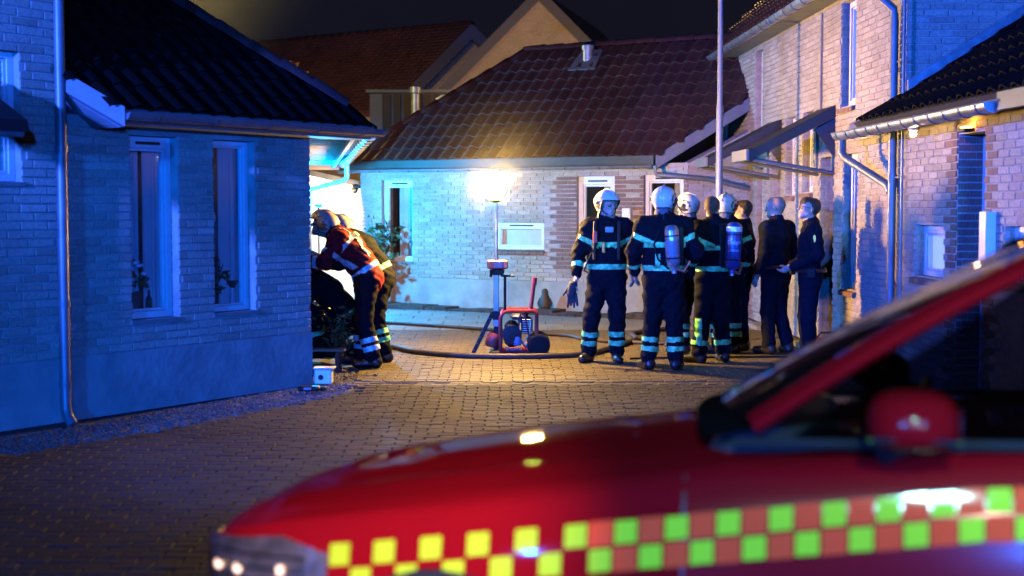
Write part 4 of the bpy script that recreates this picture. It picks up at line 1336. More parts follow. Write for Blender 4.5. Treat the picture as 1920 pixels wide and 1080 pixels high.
def person(label, x, y, heading, pose=None, top='turnout', legs='turnout', hair='short', helmet=None, bands=(), gloves=(None, None), height=1.83, head_turn=0.0, head_tilt=0.0, bulk=1.0, hands='relaxed', group=None, eyes=True, hairmat=None, collar=True, seed=0, tape=None):
    """heading: 0 looks away from the camera (+Y), 180 looks at it; positive turns to the picture's left"""
    t = thing('person', label, 'person', (x, y, 0), R(heading), group)
    P = dict(ankle_r=V3(.115, 0, .09), ankle_l=V3(-.115, 0, .09), knee_r=V3(.11, .03, .50), knee_l=V3(-.11, .03, .50), hip_r=V3(.09, 0, .93), hip_l=V3(-.09, 0, .93),
             pelvis=V3(0, 0, .98), waist=V3(0, .0, 1.12), chest=V3(0, .0, 1.34), neck=V3(0, -.01, 1.53), head=V3(0, .025, 1.70),
             sh_r=V3(.195, -.01, 1.46), sh_l=V3(-.195, -.01, 1.46), el_r=V3(.27, -.04, 1.19), el_l=V3(-.27, -.04, 1.19), wr_r=V3(.275, .05, .95), wr_l=V3(-.275, .05, .95),
             toe_r=V3(.14, .17, .045), toe_l=V3(-.14, .17, .045), right=V3(1, 0, 0), fwd=V3(0, 1, 0), hup=V3(0, 0, 1), hfwd=None)
    if pose:
        for k_, v_ in pose.items(): P[k_] = V3(*v_)
    sc = height / 1.83
    for k_ in P:
        if P[k_] is not None and k_ not in ('right', 'fwd', 'hup', 'hfwd'): P[k_] = P[k_] * sc
    B = Body()
    W = bulk
    mats = [dict(turnout=TURNOUT, red=RED_J, police=POLICE)[top], dict(turnout=TURNOUT, police=POLICE)[legs], SKIN, BOOT, GLOVE, hairmat or HAIR, EYE, PALEGLOVE]
    rt = P['right']
    thick = 1.0 if top != 'police' else .86
    # legs
    for s_ in ('r', 'l'):
        h, k, a, to = P['hip_' + s_], P['knee_' + s_], P['ankle_' + s_], P['toe_' + s_]
        lt = 1.0 if legs == 'turnout' else .90
        B.cone('thigh_' + s_, h, k, .112 * W * lt, .092 * lt, 1, .05)
        B.cone('shin_' + s_, k, a + (k - a) * .12, .090 * lt, .085 * lt, 1, .03)
        d = to - a; d[2] = 0; d = d / max(1e-6, np.linalg.norm(d))
        B.cone('boot_' + s_, a + V3(0, 0, .06), a - d * .02 + V3(0, 0, -.03), .062, .055, 3, .02)
        B.cone('boot_' + s_, a - d * .04 + V3(0, 0, -.035), to, .052, .046, 3, .03)
    # torso
    pe, wa, ch, ne = P['pelvis'], P['waist'], P['chest'], P['neck']
    B.cone('seat', (P['hip_r'] + P['hip_l']) / 2 + (pe - wa) * .1, pe, .125 * W, .125 * W, 1, .05, 1.28, rt)
    B.cone('hem', pe + (pe - wa) * .28, wa, .138 * W * thick, .132 * W * thick, 0, .02, 1.30, rt)
    B.cone('torso', wa, ch, .130 * W * thick, .142 * W * thick, 0, .06, 1.36, rt)
    B.cone('torso', ch, ch + (ne - ch) * .6, .140 * W * thick, .085 * W * thick, 0, .06, 1.5, rt)
    if collar: B.cone('collar', ne + (ch - ne) * .12, ne + (P['head'] - ne) * .12, .080 * thick + .012, .074 * thick + .012, 0, .03)
    for s_ in ('r', 'l'):
        sh, el, wr = P['sh_' + s_], P['el_' + s_], P['wr_' + s_]
        B.cone('shoulder_' + s_, ch + (ne - ch) * .45 + (sh - ne) * .25, sh, .10 * W * thick, .085 * W * thick, 0, .06)
        B.cone('torso', ne + (sh - ne) * .12, ne + (sh - ne) * .72 - (ne - ch) * .05, .078 * thick, .070 * thick, 0, .06)
        B.cone('arm_' + s_, sh, el, .082 * W * thick, .070 * W * thick, 0, .05)
        B.cone('sleeve_' + s_, el, el + (wr - el) * .88, .068 * W * thick, .060 * thick, 0, .03)
        gl = gloves[0 if s_ == 'r' else 1]
        hm = {None: 2, 'dark': 4, 'pale': 7}[gl]
        fat = 1.0 if gl is None else 1.35
        d = (wr - el) / np.linalg.norm(wr - el)
        inw = rt * (-1 if s_ == 'r' else 1)
        pf = P['fwd'] - d * (P['fwd'] @ d); pf /= max(1e-6, np.linalg.norm(pf))     # thumb side
        pn = np.cross(d, pf); pn = pn if pn @ inw > 0 else -pn                      # palm side, towards the body
        B.cone('wrist_' + s_, el + (wr - el) * .8, wr + d * .02, .031 * fat, .028 * fat, hm, .015)
        B.cone('palm_' + s_, wr + d * .03, wr + d * .085, .036 * fat, .038 * fat, hm, .015, .55, pn)
        curl = .55 if hands == 'relaxed' else 1.1
        for fi, (off, ln) in enumerate(((.030, .072), (.0105, .080), (-.009, .074), (-.0275, .058))):
            b0 = wr + d * .10 + pf * off * fat
            d1 = d * math.cos(curl * .4) + pn * math.sin(curl * .4) + pf * off * 1.5
            b1 = b0 + d1 * ln * .55
            d2 = d * math.cos(curl * 1.3) + pn * math.sin(curl * 1.3)
            B.cone('finger_' + s_, wr + d * .08 + pf * off * .9 * fat, b1, .0105 * fat, .0095 * fat, hm, .004)
            B.cone('finger_' + s_, b1, b1 + d2 * ln * .5, .0095 * fat, .0085 * fat, hm, .004)
        th = wr + d * .035 + pf * .028
        t1 = th + (d * .6 + pf * .65 + pn * .35) * .045
        B.cone('thumb_' + s_, th, t1, .013 * fat, .011 * fat, hm, .008)
        B.cone('thumb_' + s_, t1, t1 + (d * .85 + pf * .15 + pn * .4) * .034, .011 * fat, .009 * fat, hm, .004)
    # head
    hd = P['head']; up = P['hup'] / np.linalg.norm(P['hup'])
    hf = P['hfwd'] if P['hfwd'] is not None else P['fwd']
    a_ = R(head_turn)
    base = hf - up * (hf @ up); base /= np.linalg.norm(base)
    side = np.cross(base, up)
    fw = base * math.cos(a_) - side * math.sin(a_)
    b_ = R(head_tilt)
    fw, up = fw * math.cos(b_) + up * math.sin(b_), up * math.cos(b_) - fw * math.sin(b_)
    rt2 = np.cross(fw, up)
    def hp(r_, f_, u_): return hd + rt2 * r_ * sc + fw * f_ * sc + up * u_ * sc
    B.cone('neck', ne - (ne - ch) * .1, hp(0, -.015, -.06), .062, .056, 2, .03)
    B.cone('skull', hp(0, -.03, .035), hp(0, .018, .03), .083, .080, 2, .03, .90, rt2)
    B.cone('face', hp(0, .03, .02), hp(0, .045, -.065), .064, .045, 2, .03, .95, rt2)
    B.cone('chin', hp(-.012, .066, -.094), hp(.012, .066, -.094), .022, .022, 2, .025)
    B.cone('jaw', hp(-.05, .005, -.06), hp(-.02, .055, -.09), .022, .02, 2, .025); B.cone('jaw', hp(.05, .005, -.06), hp(.02, .055, -.09), .022, .02, 2, .025)
    B.cone('brow', hp(-.035, .086, .022), hp(.035, .086, .022), .013, .013, 2, .015)
    B.cone('nose', hp(0, .096, .008), hp(0, .112, -.028), .009, .014, 2, .012)
    B.cone('lip', hp(-.018, .090, -.058), hp(.018, .090, -.058), .009, .009, 2, .01)
    for e_ in (-1, 1):
        B.cone('ear', hp(e_ * .079, -.012, .012), hp(e_ * .080, -.018, -.026), .017, .012, 2, .006, .5, rt2)
        B.cone('socket', hp(e_ * .031, .108, .002), hp(e_ * .033, .108, .002), .015, .015, 2, .01, sub=True)
        if eyes: B.cone('eye', hp(e_ * .031, .084, .002), hp(e_ * .032, .084, .002), .0115, .0115, 6, .003)
    if hair == 'short':
        B.cone('hair', hp(0, -.038, .045), hp(0, .02, .060), .086, .077, 5, .012, .90, rt2)
        B.cone('hair', hp(0, -.055, .03), hp(0, -.055, -.035), .070, .050, 5, .012)
    elif hair == 'shaved':
        B.cone('hair', hp(0, -.034, .038), hp(0, .012, .040), .0855, .078, 5, .012, .90, rt2)
        B.cone('hair', hp(0, -.05, .03), hp(0, -.052, -.03), .066, .046, 5, .012)
    elif hair == 'full':
        B.cone('hair', hp(0, -.038, .045), hp(0, .042, .060), .088, .064, 5, .012, .94, rt2)
        B.cone('hair', hp(0, -.055, .03), hp(0, -.052, -.03), .069, .048, 5, .012)
    v, q, vl = B.mesh(cloth=(0, 1), wr=.0088 if top != 'police' else .0058, seed=seed)
    names = np.array(B.names)
    pm = np.array([p[4] for p in B.pr])
    fl = vl[q[:, 0]]
    np_mesh('body', v, q, mats, pm[fl], t)
    vn = vnormals(v, q)
    fc = v[q].mean(1)
    fnames = names[fl]
    def shell(nm, mask, m_, off, par=t):
        f_ = q[mask]
        if len(f_) < 4: return None
        u, inv = np.unique(f_, return_inverse=True)
        return np_mesh(nm, v[u] + vn[u] * off, inv.reshape(f_.shape), [m_], None, par)
    if hair != 'none':
        shell('hair', fnames == 'hair', mats[5], .003)
    def axis_mask(prims, a, b, lo, hi):
        d = b - a; L = np.linalg.norm(d); d = d / L
        tt = (fc - a) @ d
        return np.isin(fnames, prims) & (tt > lo) & (tt < hi)
    for bd in bands:
        k_ = bd[0]
        m_ = tape or TAPE
        if k_ == 'shin':
            for s_ in ('r', 'l'):
                for z in bd[1]:
                    m = np.isin(fnames, ['shin_' + s_]) & (np.abs((fc - P['ankle_' + s_]) @ ((P['knee_' + s_] - P['ankle_' + s_]) / np.linalg.norm(P['knee_' + s_] - P['ankle_' + s_])) - z) < .027)
                    shell('reflective_band', m, m_, .005)
        elif k_ == 'hem':
            shell('reflective_band', axis_mask(['hem', 'torso'], pe, ch, bd[1] - .028, bd[1] + .028), m_, .005)
        elif k_ == 'chest':
            m = axis_mask(['torso'], pe, ch, bd[1] - .026, bd[1] + .026)
            if len(bd) > 2: m &= (np.abs((fc - ch) @ rt) < bd[2]) 
            shell('reflective_band', m, m_, .005)
        elif k_ == 'upper':
            for s_ in ('r', 'l'):
                L = np.linalg.norm(P['el_' + s_] - P['sh_' + s_])
                shell('reflective_band', axis_mask(['arm_' + s_, 'shoulder_' + s_, 'torso'], P['sh_' + s_], P['el_' + s_], L * bd[1] - .026, L * bd[1] + .026) & (np.abs((fc - P['sh_' + s_]) @ rt) < .11), m_, .005)
        elif k_ == 'cuff':
            for s_ in ('r', 'l'):
                L = np.linalg.norm(P['wr_' + s_] - P['el_' + s_])
                shell('reflective_band', axis_mask(['sleeve_' + s_, 'arm_' + s_], P['el_' + s_], P['wr_' + s_], L * bd[1] - .026, L * bd[1] + .026), m_, .005)
        elif k_ == 'leg_stripe':      # vertical stripe down the shin
            s_ = bd[1]
            m = np.isin(fnames, ['shin_' + s_]) & (np.abs((fc - P['ankle_' + s_])[:, 0] - bd[2]) < .024) & (fc[:, 2] < .50) & (fc[:, 2] > .2) & (((fc - P['ankle_' + s_]) @ P['fwd']) < 0)
            shell('reflective_band', m, m_, .005)
        elif k_ == 'back_stripe':
            m = np.isin(fnames, ['torso', 'hem']) & (np.abs((fc - pe) @ rt - bd[1]) < .026) & (fc[:, 2] > bd[2]) & (fc[:, 2] < bd[3]) & (((fc - pe) @ P['fwd']) < 0)
            shell('reflective_band', m, m_, .005)
        elif k_ == 'plane':            # band where a tilted plane cuts the jacket: point, normal, prims
            o_, n_ = V3(*bd[1]) * sc, V3(*bd[2]) / np.linalg.norm(bd[2])
            m = np.isin(fnames, bd[3]) & (np.abs((fc - o_) @ n_) < bd[4])
            if len(bd) > 6: m &= ((fc - V3(*bd[6][0])) @ V3(*bd[6][1])) > 0
            shell('reflective_band' if bd[5] is not CHECK else 'checker_strip', m, bd[5] or m_, .006)
    if helmet: make_helmet(t, hp, rt2, fw, up, sc, helmet)
    t_info = dict(P=P, hp=hp, fw=fw, up=up, rt2=rt2, sc=sc, t=t, rt=rt)
    return t_info

SHELL_W = mat('helmet_shell', (.72, .74, .72), .22, coat=.6, var=.05)
SHELL_Y = mat('helmet_shell_cream', (.62, .56, .40), .3, coat=.5, var=.15)
SHELL_T = mat('helmet_shell_tan', (.66, .48, .35), .35, coat=.4, var=.3, nscale=18)
VISOR = mat('visor', (.03, .035, .04), .08, coat=1)
TRIM = mat('helmet_trim', (.02, .02, .022), .4)
NECKCLOTH = mat('neck_cloth', (.10, .115, .15), .9, bump=.4)
def make_helmet(t, hp, rt2, fw, up, sc, kind):
    shell_m = dict(white=SHELL_W, cream=SHELL_Y, tan=SHELL_T)[kind]
    def pt(a, e, r=1.0, dr=0.0):
        # azimuth 0 = front; e elevation
        x = math.sin(a) * math.cos(e); y = math.cos(a) * math.cos(e); z = math.sin(e)
        return hp(x * (.128 + dr) * r, -.012 + y * (.152 + dr) * r, .040 + z * (.128 + dr) * r)
    NA, NE = 36, 14
    def low(a):     # lower rim: brow in front, over the ears and down the nape
        c = math.cos(a)
        if c > .45: return R(4) 
        f_ = min(1, (.45 - c) / .35)
        return R(4) + (R(-52) - R(4)) * f_ * (1.0 if c > -.3 else 1.0 - .15 * min(1, (-.3 - c) / .5))
    mb = MB(); vs = []
    for i in range(NE + 1):
        for j in range(NA):
            a = 2 * math.pi * j / NA
            e = low(a) + (R(90) - low(a)) * i / NE
            bump = 1 + .022 * max(0, math.cos(a * 1.0) * 0 + (1 if abs(math.sin(a)) < .25 else 0)) * math.sin(math.pi * i / NE)
            flare = 1.0 + (.05 if i == 0 else .02 if i == 1 else 0)
            vs.append(pt(a, e, bump * flare))
    fs = [(i * NA + j, i * NA + (j + 1) % NA, (i + 1) * NA + (j + 1) % NA, (i + 1) * NA + j) for i in range(NE) for j in range(NA)]
    mb.add([tuple(p) for p in vs], fs)
    hel = mb.build('helmet', shell_m, t, smooth=True, local=True)
    # dark rim
    mb = MB(); mb.tube([tuple(pt(2 * math.pi * j / 48, low(2 * math.pi * j / 48), 1.055)) for j in range(48)], .007, 6, closed=True)
    mb.build('rim', TRIM, hel, smooth=True, local=True)
    # side plates
    for s_ in (-1, 1):
        mb = MB(); pts_ = []
        outl = [(R(60), R(6)), (R(72), R(20)), (R(95), R(26)), (R(122), R(14)), (R(130), R(-8)), (R(112), R(-34)), (R(92), R(-40)), (R(74), R(-24))]
        c = pt(s_ * R(95), R(-8), 1.05)
        vs = [tuple(pt(s_ * a, e, 1.035)) for a, e in outl] + [tuple(pt(s_ * a, e, 1.0)) for a, e in outl] + [tuple(c)]
        n = len(outl)
        mb.add(vs, [(i, (i + 1) % n, 2 * n) for i in range(n)] + [(i, n + i, n + (i + 1) % n, (i + 1) % n) for i in range(n)])
        mb.build('side_plate', TRIM, hel, local=True, smooth=True)
        mb = MB(); d_ = rt2 * s_
        mb.lathe([(.017, 0), (.017, .008), (.010, .011), (0, .012)], tuple(pt(s_ * R(92), R(-4), 1.04)), 12, axis=tuple(d_))
        mb.build('knob', TRIM, hel, local=True, smooth=True)
    # visor pushed up against the brow
    mb = MB(); vs = []
    for e in (R(2), R(14), R(27)):
        for j in range(15): vs.append(tuple(pt(R(-62 + 124 * j / 14), e, 1.05)))
    mb.add(vs, [(i * 15 + j, i * 15 + j + 1, (i + 1) * 15 + j + 1, (i + 1) * 15 + j) for i in range(2) for j in range(14)])
    mb.build('visor', shell_m if kind == 'white' else VISOR, hel, local=True, smooth=True)
    # crest
    mb = MB(); mb.tube([tuple(pt(0, R(20), 1.03)), tuple(pt(0, R(50), 1.045)), tuple(pt(0, R(88), 1.045)), tuple(pt(math.pi, R(50), 1.04)), tuple(pt(math.pi, R(15), 1.02))], .012, 6)
    mb.build('crest', shell_m, hel, local=True, smooth=True)
    if kind != 'tan':
        mb = MB(); vs = []     # neck cloth
        for i in range(5):
            for j in range(13):
                a = math.pi + R(-80 + 160 * j / 12)
                p = pt(a, R(-50), .98)
                q = p - up * (.03 * i) + (fw * math.cos(a) + rt2 * math.sin(a)) * (.006 * i + .006 * math.sin(j * 2.1 + i))
                vs.append(tuple(q))
        mb.add(vs, [(i * 13 + j, i * 13 + j + 1, (i + 1) * 13 + j + 1, (i + 1) * 13 + j) for i in range(4) for j in range(12)])
        mb.build('neck_guard', NECKCLOTH, hel, local=True, smooth=True)
    # chin strap
    mb = MB()
    mb.tube([tuple(hp(-.105, .01, -.035)), tuple(hp(-.07, .05, -.085)), tuple(hp(0, .082, -.112)), tuple(hp(.07, .05, -.085)), tuple(hp(.105, .01, -.035))], .007, 6)
    mb.build('chin_strap', TRIM, hel, local=True, smooth=True)
    return hel

def text_mesh(txt, size, parent, m_, place, name='lettering'):
    """flat lettering; place maps (x, y) of the text plane to a local point"""
    cu = bpy.data.curves.new(name, 'FONT'); cu.body = txt; cu.size = size; cu.align_x = 'CENTER'
    o = bpy.data.objects.new(name, cu); COL.objects.link(o)
    me = bpy.data.meshes.new_from_object(o.evaluated_get(bpy.context.evaluated_depsgraph_get()))
    bpy.data.objects.remove(o); bpy.data.curves.remove(cu)
    for v_ in me.vertices: v_.co = place(v_.co.x, v_.co.y)
    me.materials.clear(); me.materials.append(m_)
    q = bpy.data.objects.new(name, me); COL.objects.link(q); q.parent = parent
    return q

CYL_B = mat('cylinder_blue', (.015, .05, .22), .3, coat=.5)
CYL_S = mat('cylinder_grey', (.30, .36, .42), .28, .6, coat=.3)
STRAP = mat('harness', (.02, .02, .024), .8)
def air_set(info, off_x, z0, z1, r, m_, tilt=0.0, text=None, band=None):
    """breathing-air cylinder on a back plate, upside down as worn, with straps"""
    t, sc, rt = info['t'], info['sc'], info['rt']
    yb = -.175
    c0 = Vector((off_x, yb - r + .0, z0)); ax = Vector((math.sin(R(tilt)), 0, math.cos(R(tilt)))); L = z1 - z0
    mb = MB()
    mb.lathe([(.018, -.05), (.03, -.045), (.03, -.01), (r * .5, .0), (r * .85, .02), (r, .055), (r, L - .06), (r * .86, L - .022), (r * .5, L - .002), (0, L)], c0, 22, axis=ax)
    cy = mb.build('air_cylinder', m_, t, smooth=True, local=True)
    mb = MB(); mb.lathe([(r * 1.02, L * .18), (r * 1.05, L * .18), (r * 1.05, L * .22), (r * 1.02, L * .22)], c0, 22, axis=ax); mb.lathe([(r * 1.02, L * .72), (r * 1.05, L * .72), (r * 1.05, L * .755), (r * 1.02, L * .755)], c0, 22, axis=ax)
    mb.build('strap', STRAP, cy, smooth=True, local=True)
    if band:
        mb = MB(); mb.lathe([(r * 1.005, L * band[0]), (r * 1.012, L * band[0]), (r * 1.012, L * band[1]), (r * 1.005, L * band[1])], c0, 24, axis=ax); mb.build('cylinder_band', band[2], cy, smooth=True, local=True)
    mb = MB(); mb.bbox((off_x, -.155, (z0 + z1) / 2), (.20, .04, L * .95), .015); mb.build('back_plate', BLACKPL, t, local=True)
    mb = MB(); mb.tube([tuple(c0 + Vector((0, 0, -.02))), tuple(c0 + Vector((.10, .02, -.05))), tuple(c0 + Vector((.16, .08, .05)))], .016, 8); mb.lathe([(.026, 0), (.026, .03)], tuple(c0 + ax * -.07), 10, axis=ax); mb.build('valve', STEEL, cy, smooth=True, local=True)
    if text:
        a0 = text[0]
        for ln, (txt, zz, sz) in enumerate(text[1]):
            def place(x_, y_, zz=zz):
                th = x_ / r + a0
                p = c0 + ax * (zz + y_)
                return Vector((p.x + math.sin(th) * (r + .002), p.y - math.cos(th) * (r + .002), p.z))
            text_mesh(txt, sz, cy, mat('print_white', (.75, .78, .8), .5), place)
    return cy

TRB = [('shin', (.13, .225)), ('hem', .06), ('upper', .45), ('cuff', .55)]
# ------------------------------------------------------------------ the crew
CREW = 'fire crew standing on the street'
f1 = person('firefighter in white helmet facing the camera, glancing left, dark glove in one hand', 1.03, 15.0, 174, top='turnout', helmet='white', hair='none', bulk=1.1, height=1.83, head_turn=42,
            bands=TRB + [('chest', .30, .16)], hands='relaxed', seed=1,
            pose=dict(ankle_r=(.20, -.02, .09), toe_r=(.26, .14, .045), knee_r=(.165, .04, .50), ankle_l=(-.11, .0, .09), toe_l=(-.14, .17, .045), el_r=(.31, -.02, 1.19), wr_r=(.33, .10, .94), el_l=(-.30, -.03, 1.19), wr_l=(-.29, .14, .97)))
t = f1['t']
gb = Body()
o = f1['P']['wr_r'] + V3(.03, .06, -.10)
gb.cone('g', o, o + V3(.02, .02, -.10), .05, .045, 0, .02, 1.0)
for k in range(4): gb.cone('g', o + V3(-.03 + k * .022, .02, -.09), o + V3(-.05 + k * .035, .03, -.21 - .02 * (k % 2)), .016, .013, 0, .008)
gb.cone('g', o + V3(.05, .0, -.03), o + V3(.10, .02, -.10), .016, .014, 0, .01)
v, q, _ = gb.mesh(cloth=(), wr=0, h=.008)
gl = tag(np_mesh('work_glove', v, q, [GLOVE], None, None), 'pair of dark work gloves held in the hand of the helmeted firefighter facing the camera', 'glove')
gl.location = (1.03, 15.0, 0); gl.rotation_euler = (0, 0, R(174))
mb = MB()
for a, b in (((.13, .10, 1.52), (.13, .185, 1.12)), ((-.13, .10, 1.52), (-.13, .185, 1.12))):
    mb.tube([a, ((a[0] + b[0]) / 2, .20, (a[2] + b[2]) / 2 + .05), b], .018, 6)
mb.build('harness_strap', STRAP, t, local=True)
mb = MB(); mb.bbox((.12, .215, 1.36), (.05, .03, .13), .01); mb.build('radio', mat('red_plastic', (.55, .03, .02), .4), t, local=True)
mb = MB(); mb.bbox((.03, .205, 1.25), (.035, .03, .12), .008, 0); mb.build('pressure_gauge', mat('brass', (.45, .25, .08), .4, .7), t, local=True)
mb = MB(); mb.tube([(.10, .20, 1.30), (.20, .22, 1.1), (.24, .18, 1.0), (.20, .16, .98)], .01, 6); mb.build('hose', RUBBER, t, local=True, smooth=True)
mb = MB(); mb.bbox((-.03, .20, 1.44), (.09, .02, .06), .006); mb.build('badge', mat('badge_grey', (.25, .3, .28), .5), t, local=True)

f2 = person('firefighter in white helmet seen from behind with a grey air cylinder on the back', 1.56, 14.25, -6, helmet='white', hair='none', bulk=1.16, height=1.86,
            bands=TRB + [('chest', .30), ('back_stripe', -.06, 1.06, 1.20)], seed=2, gloves=(None, None), head_turn=-12,
            pose=dict(ankle_l=(-.15, 0, .09), toe_l=(-.22, .15, .045), ankle_r=(.13, 0, .09), toe_r=(.17, .16, .045), el_l=(-.31, -.02, 1.2), wr_l=(-.29, .15, .98), el_r=(.33, -.03, 1.2), wr_r=(.25, .16, 1.05)))
air_set(f2, .10, 1.08, 1.50, .072, CYL_S, -4, band=(.3, .62, mat('cylinder_label', (.25, .24, .28), .5)))
mb = MB(); mb.tube([(.05, -.18, 1.05), (-.06, -.19, 1.15), (-.10, -.18, 1.3), (-.05, -.17, 1.44)], .010, 6); mb.build('hose', RUBBER, f2['t'], local=True, smooth=True)
f5 = person('bareheaded firefighter seen from behind with a blue air cylinder', 2.17, 14.95, 22, hair='shaved', hairmat=mat('cropped_hair', (.10, .06, .045), .7, var=.3, nscale=80), bulk=1.08, height=1.80, head_turn=-45, seed=3, gloves=('dark', 'pale'),
            bands=[('shin', (.13,)), ('hem', .06), ('upper', .4), ('cuff', .5), ('chest', .28), ('leg_stripe', 'l', -.03)],
            pose=dict(ankle_l=(-.16, .02, .09), toe_l=(-.26, .14, .045), ankle_r=(.14, .0, .09), toe_r=(.17, .15, .045), el_l=(-.33, -.02, 1.2), wr_l=(-.24, .15, 1.10), el_r=(.29, -.06, 1.2), wr_r=(.26, .1, 1.0)))
air_set(f5, .08, 1.02, 1.52, .085, CYL_B, 3, text=(-.35, [('Dräger', .27, .058), ('300 bar', .19, .036)]), band=(.80, .90, TAPE_S))
f4 = person('firefighter in cream helmet half hidden between two crewmates', 2.03, 15.95, 52, helmet='cream', hair='none', bulk=1.08, height=1.80, seed=4, bands=TRB, gloves=('pale', 'dark'),
            pose=dict(el_r=(.30, .02, 1.2), wr_r=(.17, .22, 1.12), ankle_r=(.14, .18, .09), toe_r=(.15, .36, .045), knee_r=(.12, .14, .5)))
f6 = person('helmeted firefighter standing directly behind the bareheaded one, mostly hidden', 2.47, 15.9, 30, helmet='cream', hair='none', bulk=1.05, height=1.80, seed=5, bands=TRB, head_turn=-60)
p7 = person('dark-haired person in a dark jacket facing left between crew and bald person', 2.72, 16.3, 78, top='police', legs='police', hair='full', bulk=1.05, height=1.76, seed=6, hands='relaxed')
p8 = person('bald bearded person in a dark jacket and trousers, seen from behind at the side', 3.02, 15.85, 42, top='police', legs='police', hair='shaved', hairmat=STUBBLE, bulk=1.14, height=1.80, seed=7, head_turn=22,
            pose=dict(el_r=(.31, -.04, 1.19), wr_r=(.30, .06, .93), ankle_r=(.16, -.06, .09), toe_r=(.24, .08, .045)))
mb = MB(); mb.bbox((.33, .09, .80), (.03, .05, .08), .008); mb.build('wrist_device', mat('red_plastic', (.55, .03, .02), .4), p8['t'], local=True)
p9 = person('police officer with glasses and short dark hair in profile, looking up to the left', 3.21, 14.92, 86, top='police', legs='police', hair='full', bulk=1.02, height=1.785, seed=8, head_tilt=14, head_turn=8,
            pose=dict(el_r=(.27, -.05, 1.2), wr_r=(.07, .21, 1.06), el_l=(-.27, -.05, 1.2), wr_l=(-.05, .21, 1.06), toe_r=(.15, .16, .045), toe_l=(-.13, .18, .045), waist=(0, .02, 1.12)))
t = p9['t']; hp = p9['hp']
mb = MB()
for e_ in (-1, 1):
    c = p9['hp'](e_ * .032, .106, .004)
    ring = [tuple(V3(*c) + p9['rt2'] * (.022 * math.cos(a)) + p9['up'] * (.017 * math.sin(a))) for a in [2 * math.pi * k / 12 for k in range(12)]]
    mb.tube(ring, .0025, 5, closed=True)
    mb.tube([tuple(hp(e_ * .054, .104, .008)), tuple(hp(e_ * .082, .0, .012))], .003, 5)
mb.tube([tuple(hp(-.011, .112, .006)), tuple(hp(.011, .112, .006))], .0025, 5)
mb.build('glasses', BLACKPL, t, local=True)
mb = MB(); mb.tube([(.19 * math.cos(a), .165 * math.sin(a) + .0, 1.0) for a in [2 * math.pi * k / 20 for k in range(20)]], .022, 6, closed=True); mb.build('belt', mat('belt_leather', (.012, .012, .014), .4), t, local=True)
mb = MB(); mb.bbox((-.20, .02, .98), (.06, .10, .12), .015); mb.bbox((.12, .17, .99), (.05, .06, .09), .01); mb.bbox((.20, -.02, .95), (.05, .09, .16), .015); mb.build('belt_pouch', BLACKPL, t, local=True)
GOLD = mat('badge_gold', (.75, .42, .08), .35, .6)
el, sh = p9['P']['el_l'], p9['P']['sh_l']
c = sh + (el - sh) * .30 + V3(-.078, .02, 0)
mb = MB()
pts = [(0, .042), (.016, .02), (.010, -.015), (.004, -.045), (-.008, -.03), (-.014, 0), (-.010, .03)]
mb.add([(c[0], c[1] + a, c[2] + b) for a, b in pts] + [(c[0] + .012, c[1] + a, c[2] + b) for a, b in pts], [tuple(range(7)), tuple(reversed(range(7, 14)))] + [(i, (i + 1) % 7, 7 + (i + 1) % 7, 7 + i) for i in range(7)])
mb.build('sleeve_badge', GOLD, t, local=True)
# belts and pouches of the two beside
for inf in (p7, p8):
    mb = MB(); mb.tube([(.205 * math.cos(a), .17 * math.sin(a), 1.0) for a in [2 * math.pi * k / 20 for k in range(20)]], .022, 6, closed=True); mb.build('belt', mat('belt_leather', (.012, .012, .014), .4), inf['t'], local=True)

# the crew bending down at the side wall
BEND = dict(pelvis=(0, -.02, .95), waist=(0, .05, 1.08), chest=(0, .20, 1.26), neck=(0, .32, 1.39), head=(0, .44, 1.46), hip_r=(.10, -.02, .90), hip_l=(-.10, -.02, .90),
            sh_r=(.19, .25, 1.33), sh_l=(-.19, .25, 1.33), el_r=(.25, .40, 1.10), el_l=(-.25, .38, 1.09), wr_r=(.16, .63, 1.10), wr_l=(-.17, .61, 1.10),
            knee_r=(.12, .05, .49), knee_l=(-.12, .0, .49), ankle_r=(.13, .06, .09), ankle_l=(-.13, -.10, .09), toe_r=(.15, .24, .045), toe_l=(-.15, .08, .045), fwd=(0, .6, -.5), hup=(0, -.28, .95), hfwd=(0, 1, -.3))
r1 = person('crew member in red jacket and tan helmet bending forward at the house corner', -1.54, 14.55, 88, pose=BEND, top='red', helmet='tan', hair='none', bulk=1.12, height=1.86, seed=9, gloves=('dark', 'dark'), tape=mat('blue_lit_tape', (.78, .88, .86), .4, .2, var=.15, nscale=30, spec=.8),
            bands=[('shin', (.12, .21)), ('hem', .05), ('upper', .62), ('cuff', .35),
                   ('plane', (0, .20, 1.24), (0, .55, .45), ['torso'], .028, None),
                   ('plane', (-.16, .18, 1.33), (.75, .35, -.2), ['torso', 'shoulder_l', 'collar'], .022, CHECK, ((0, 0, 1.16), (0, -.3, 1)))])
mb = MB(); mb.tube([(-.135, -.10, .86), (-.155, -.05, .5), (-.14, -.12, .28)], .006, 5); mb.build('trouser_piping', mat('piping', (.5, .45, .38), .6), r1['t'], local=True)
r2 = person('second crew member in dark trousers with green bands bending behind the red jacket', -1.46, 15.12, 84, pose=BEND, top='turnout', helmet='cream', hair='none', bulk=1.12, height=1.80, seed=10, gloves=('dark', 'dark'), bands=[('shin', (.16, .25)), ('hem', .05), ('upper', .6), ('cuff', .4)])
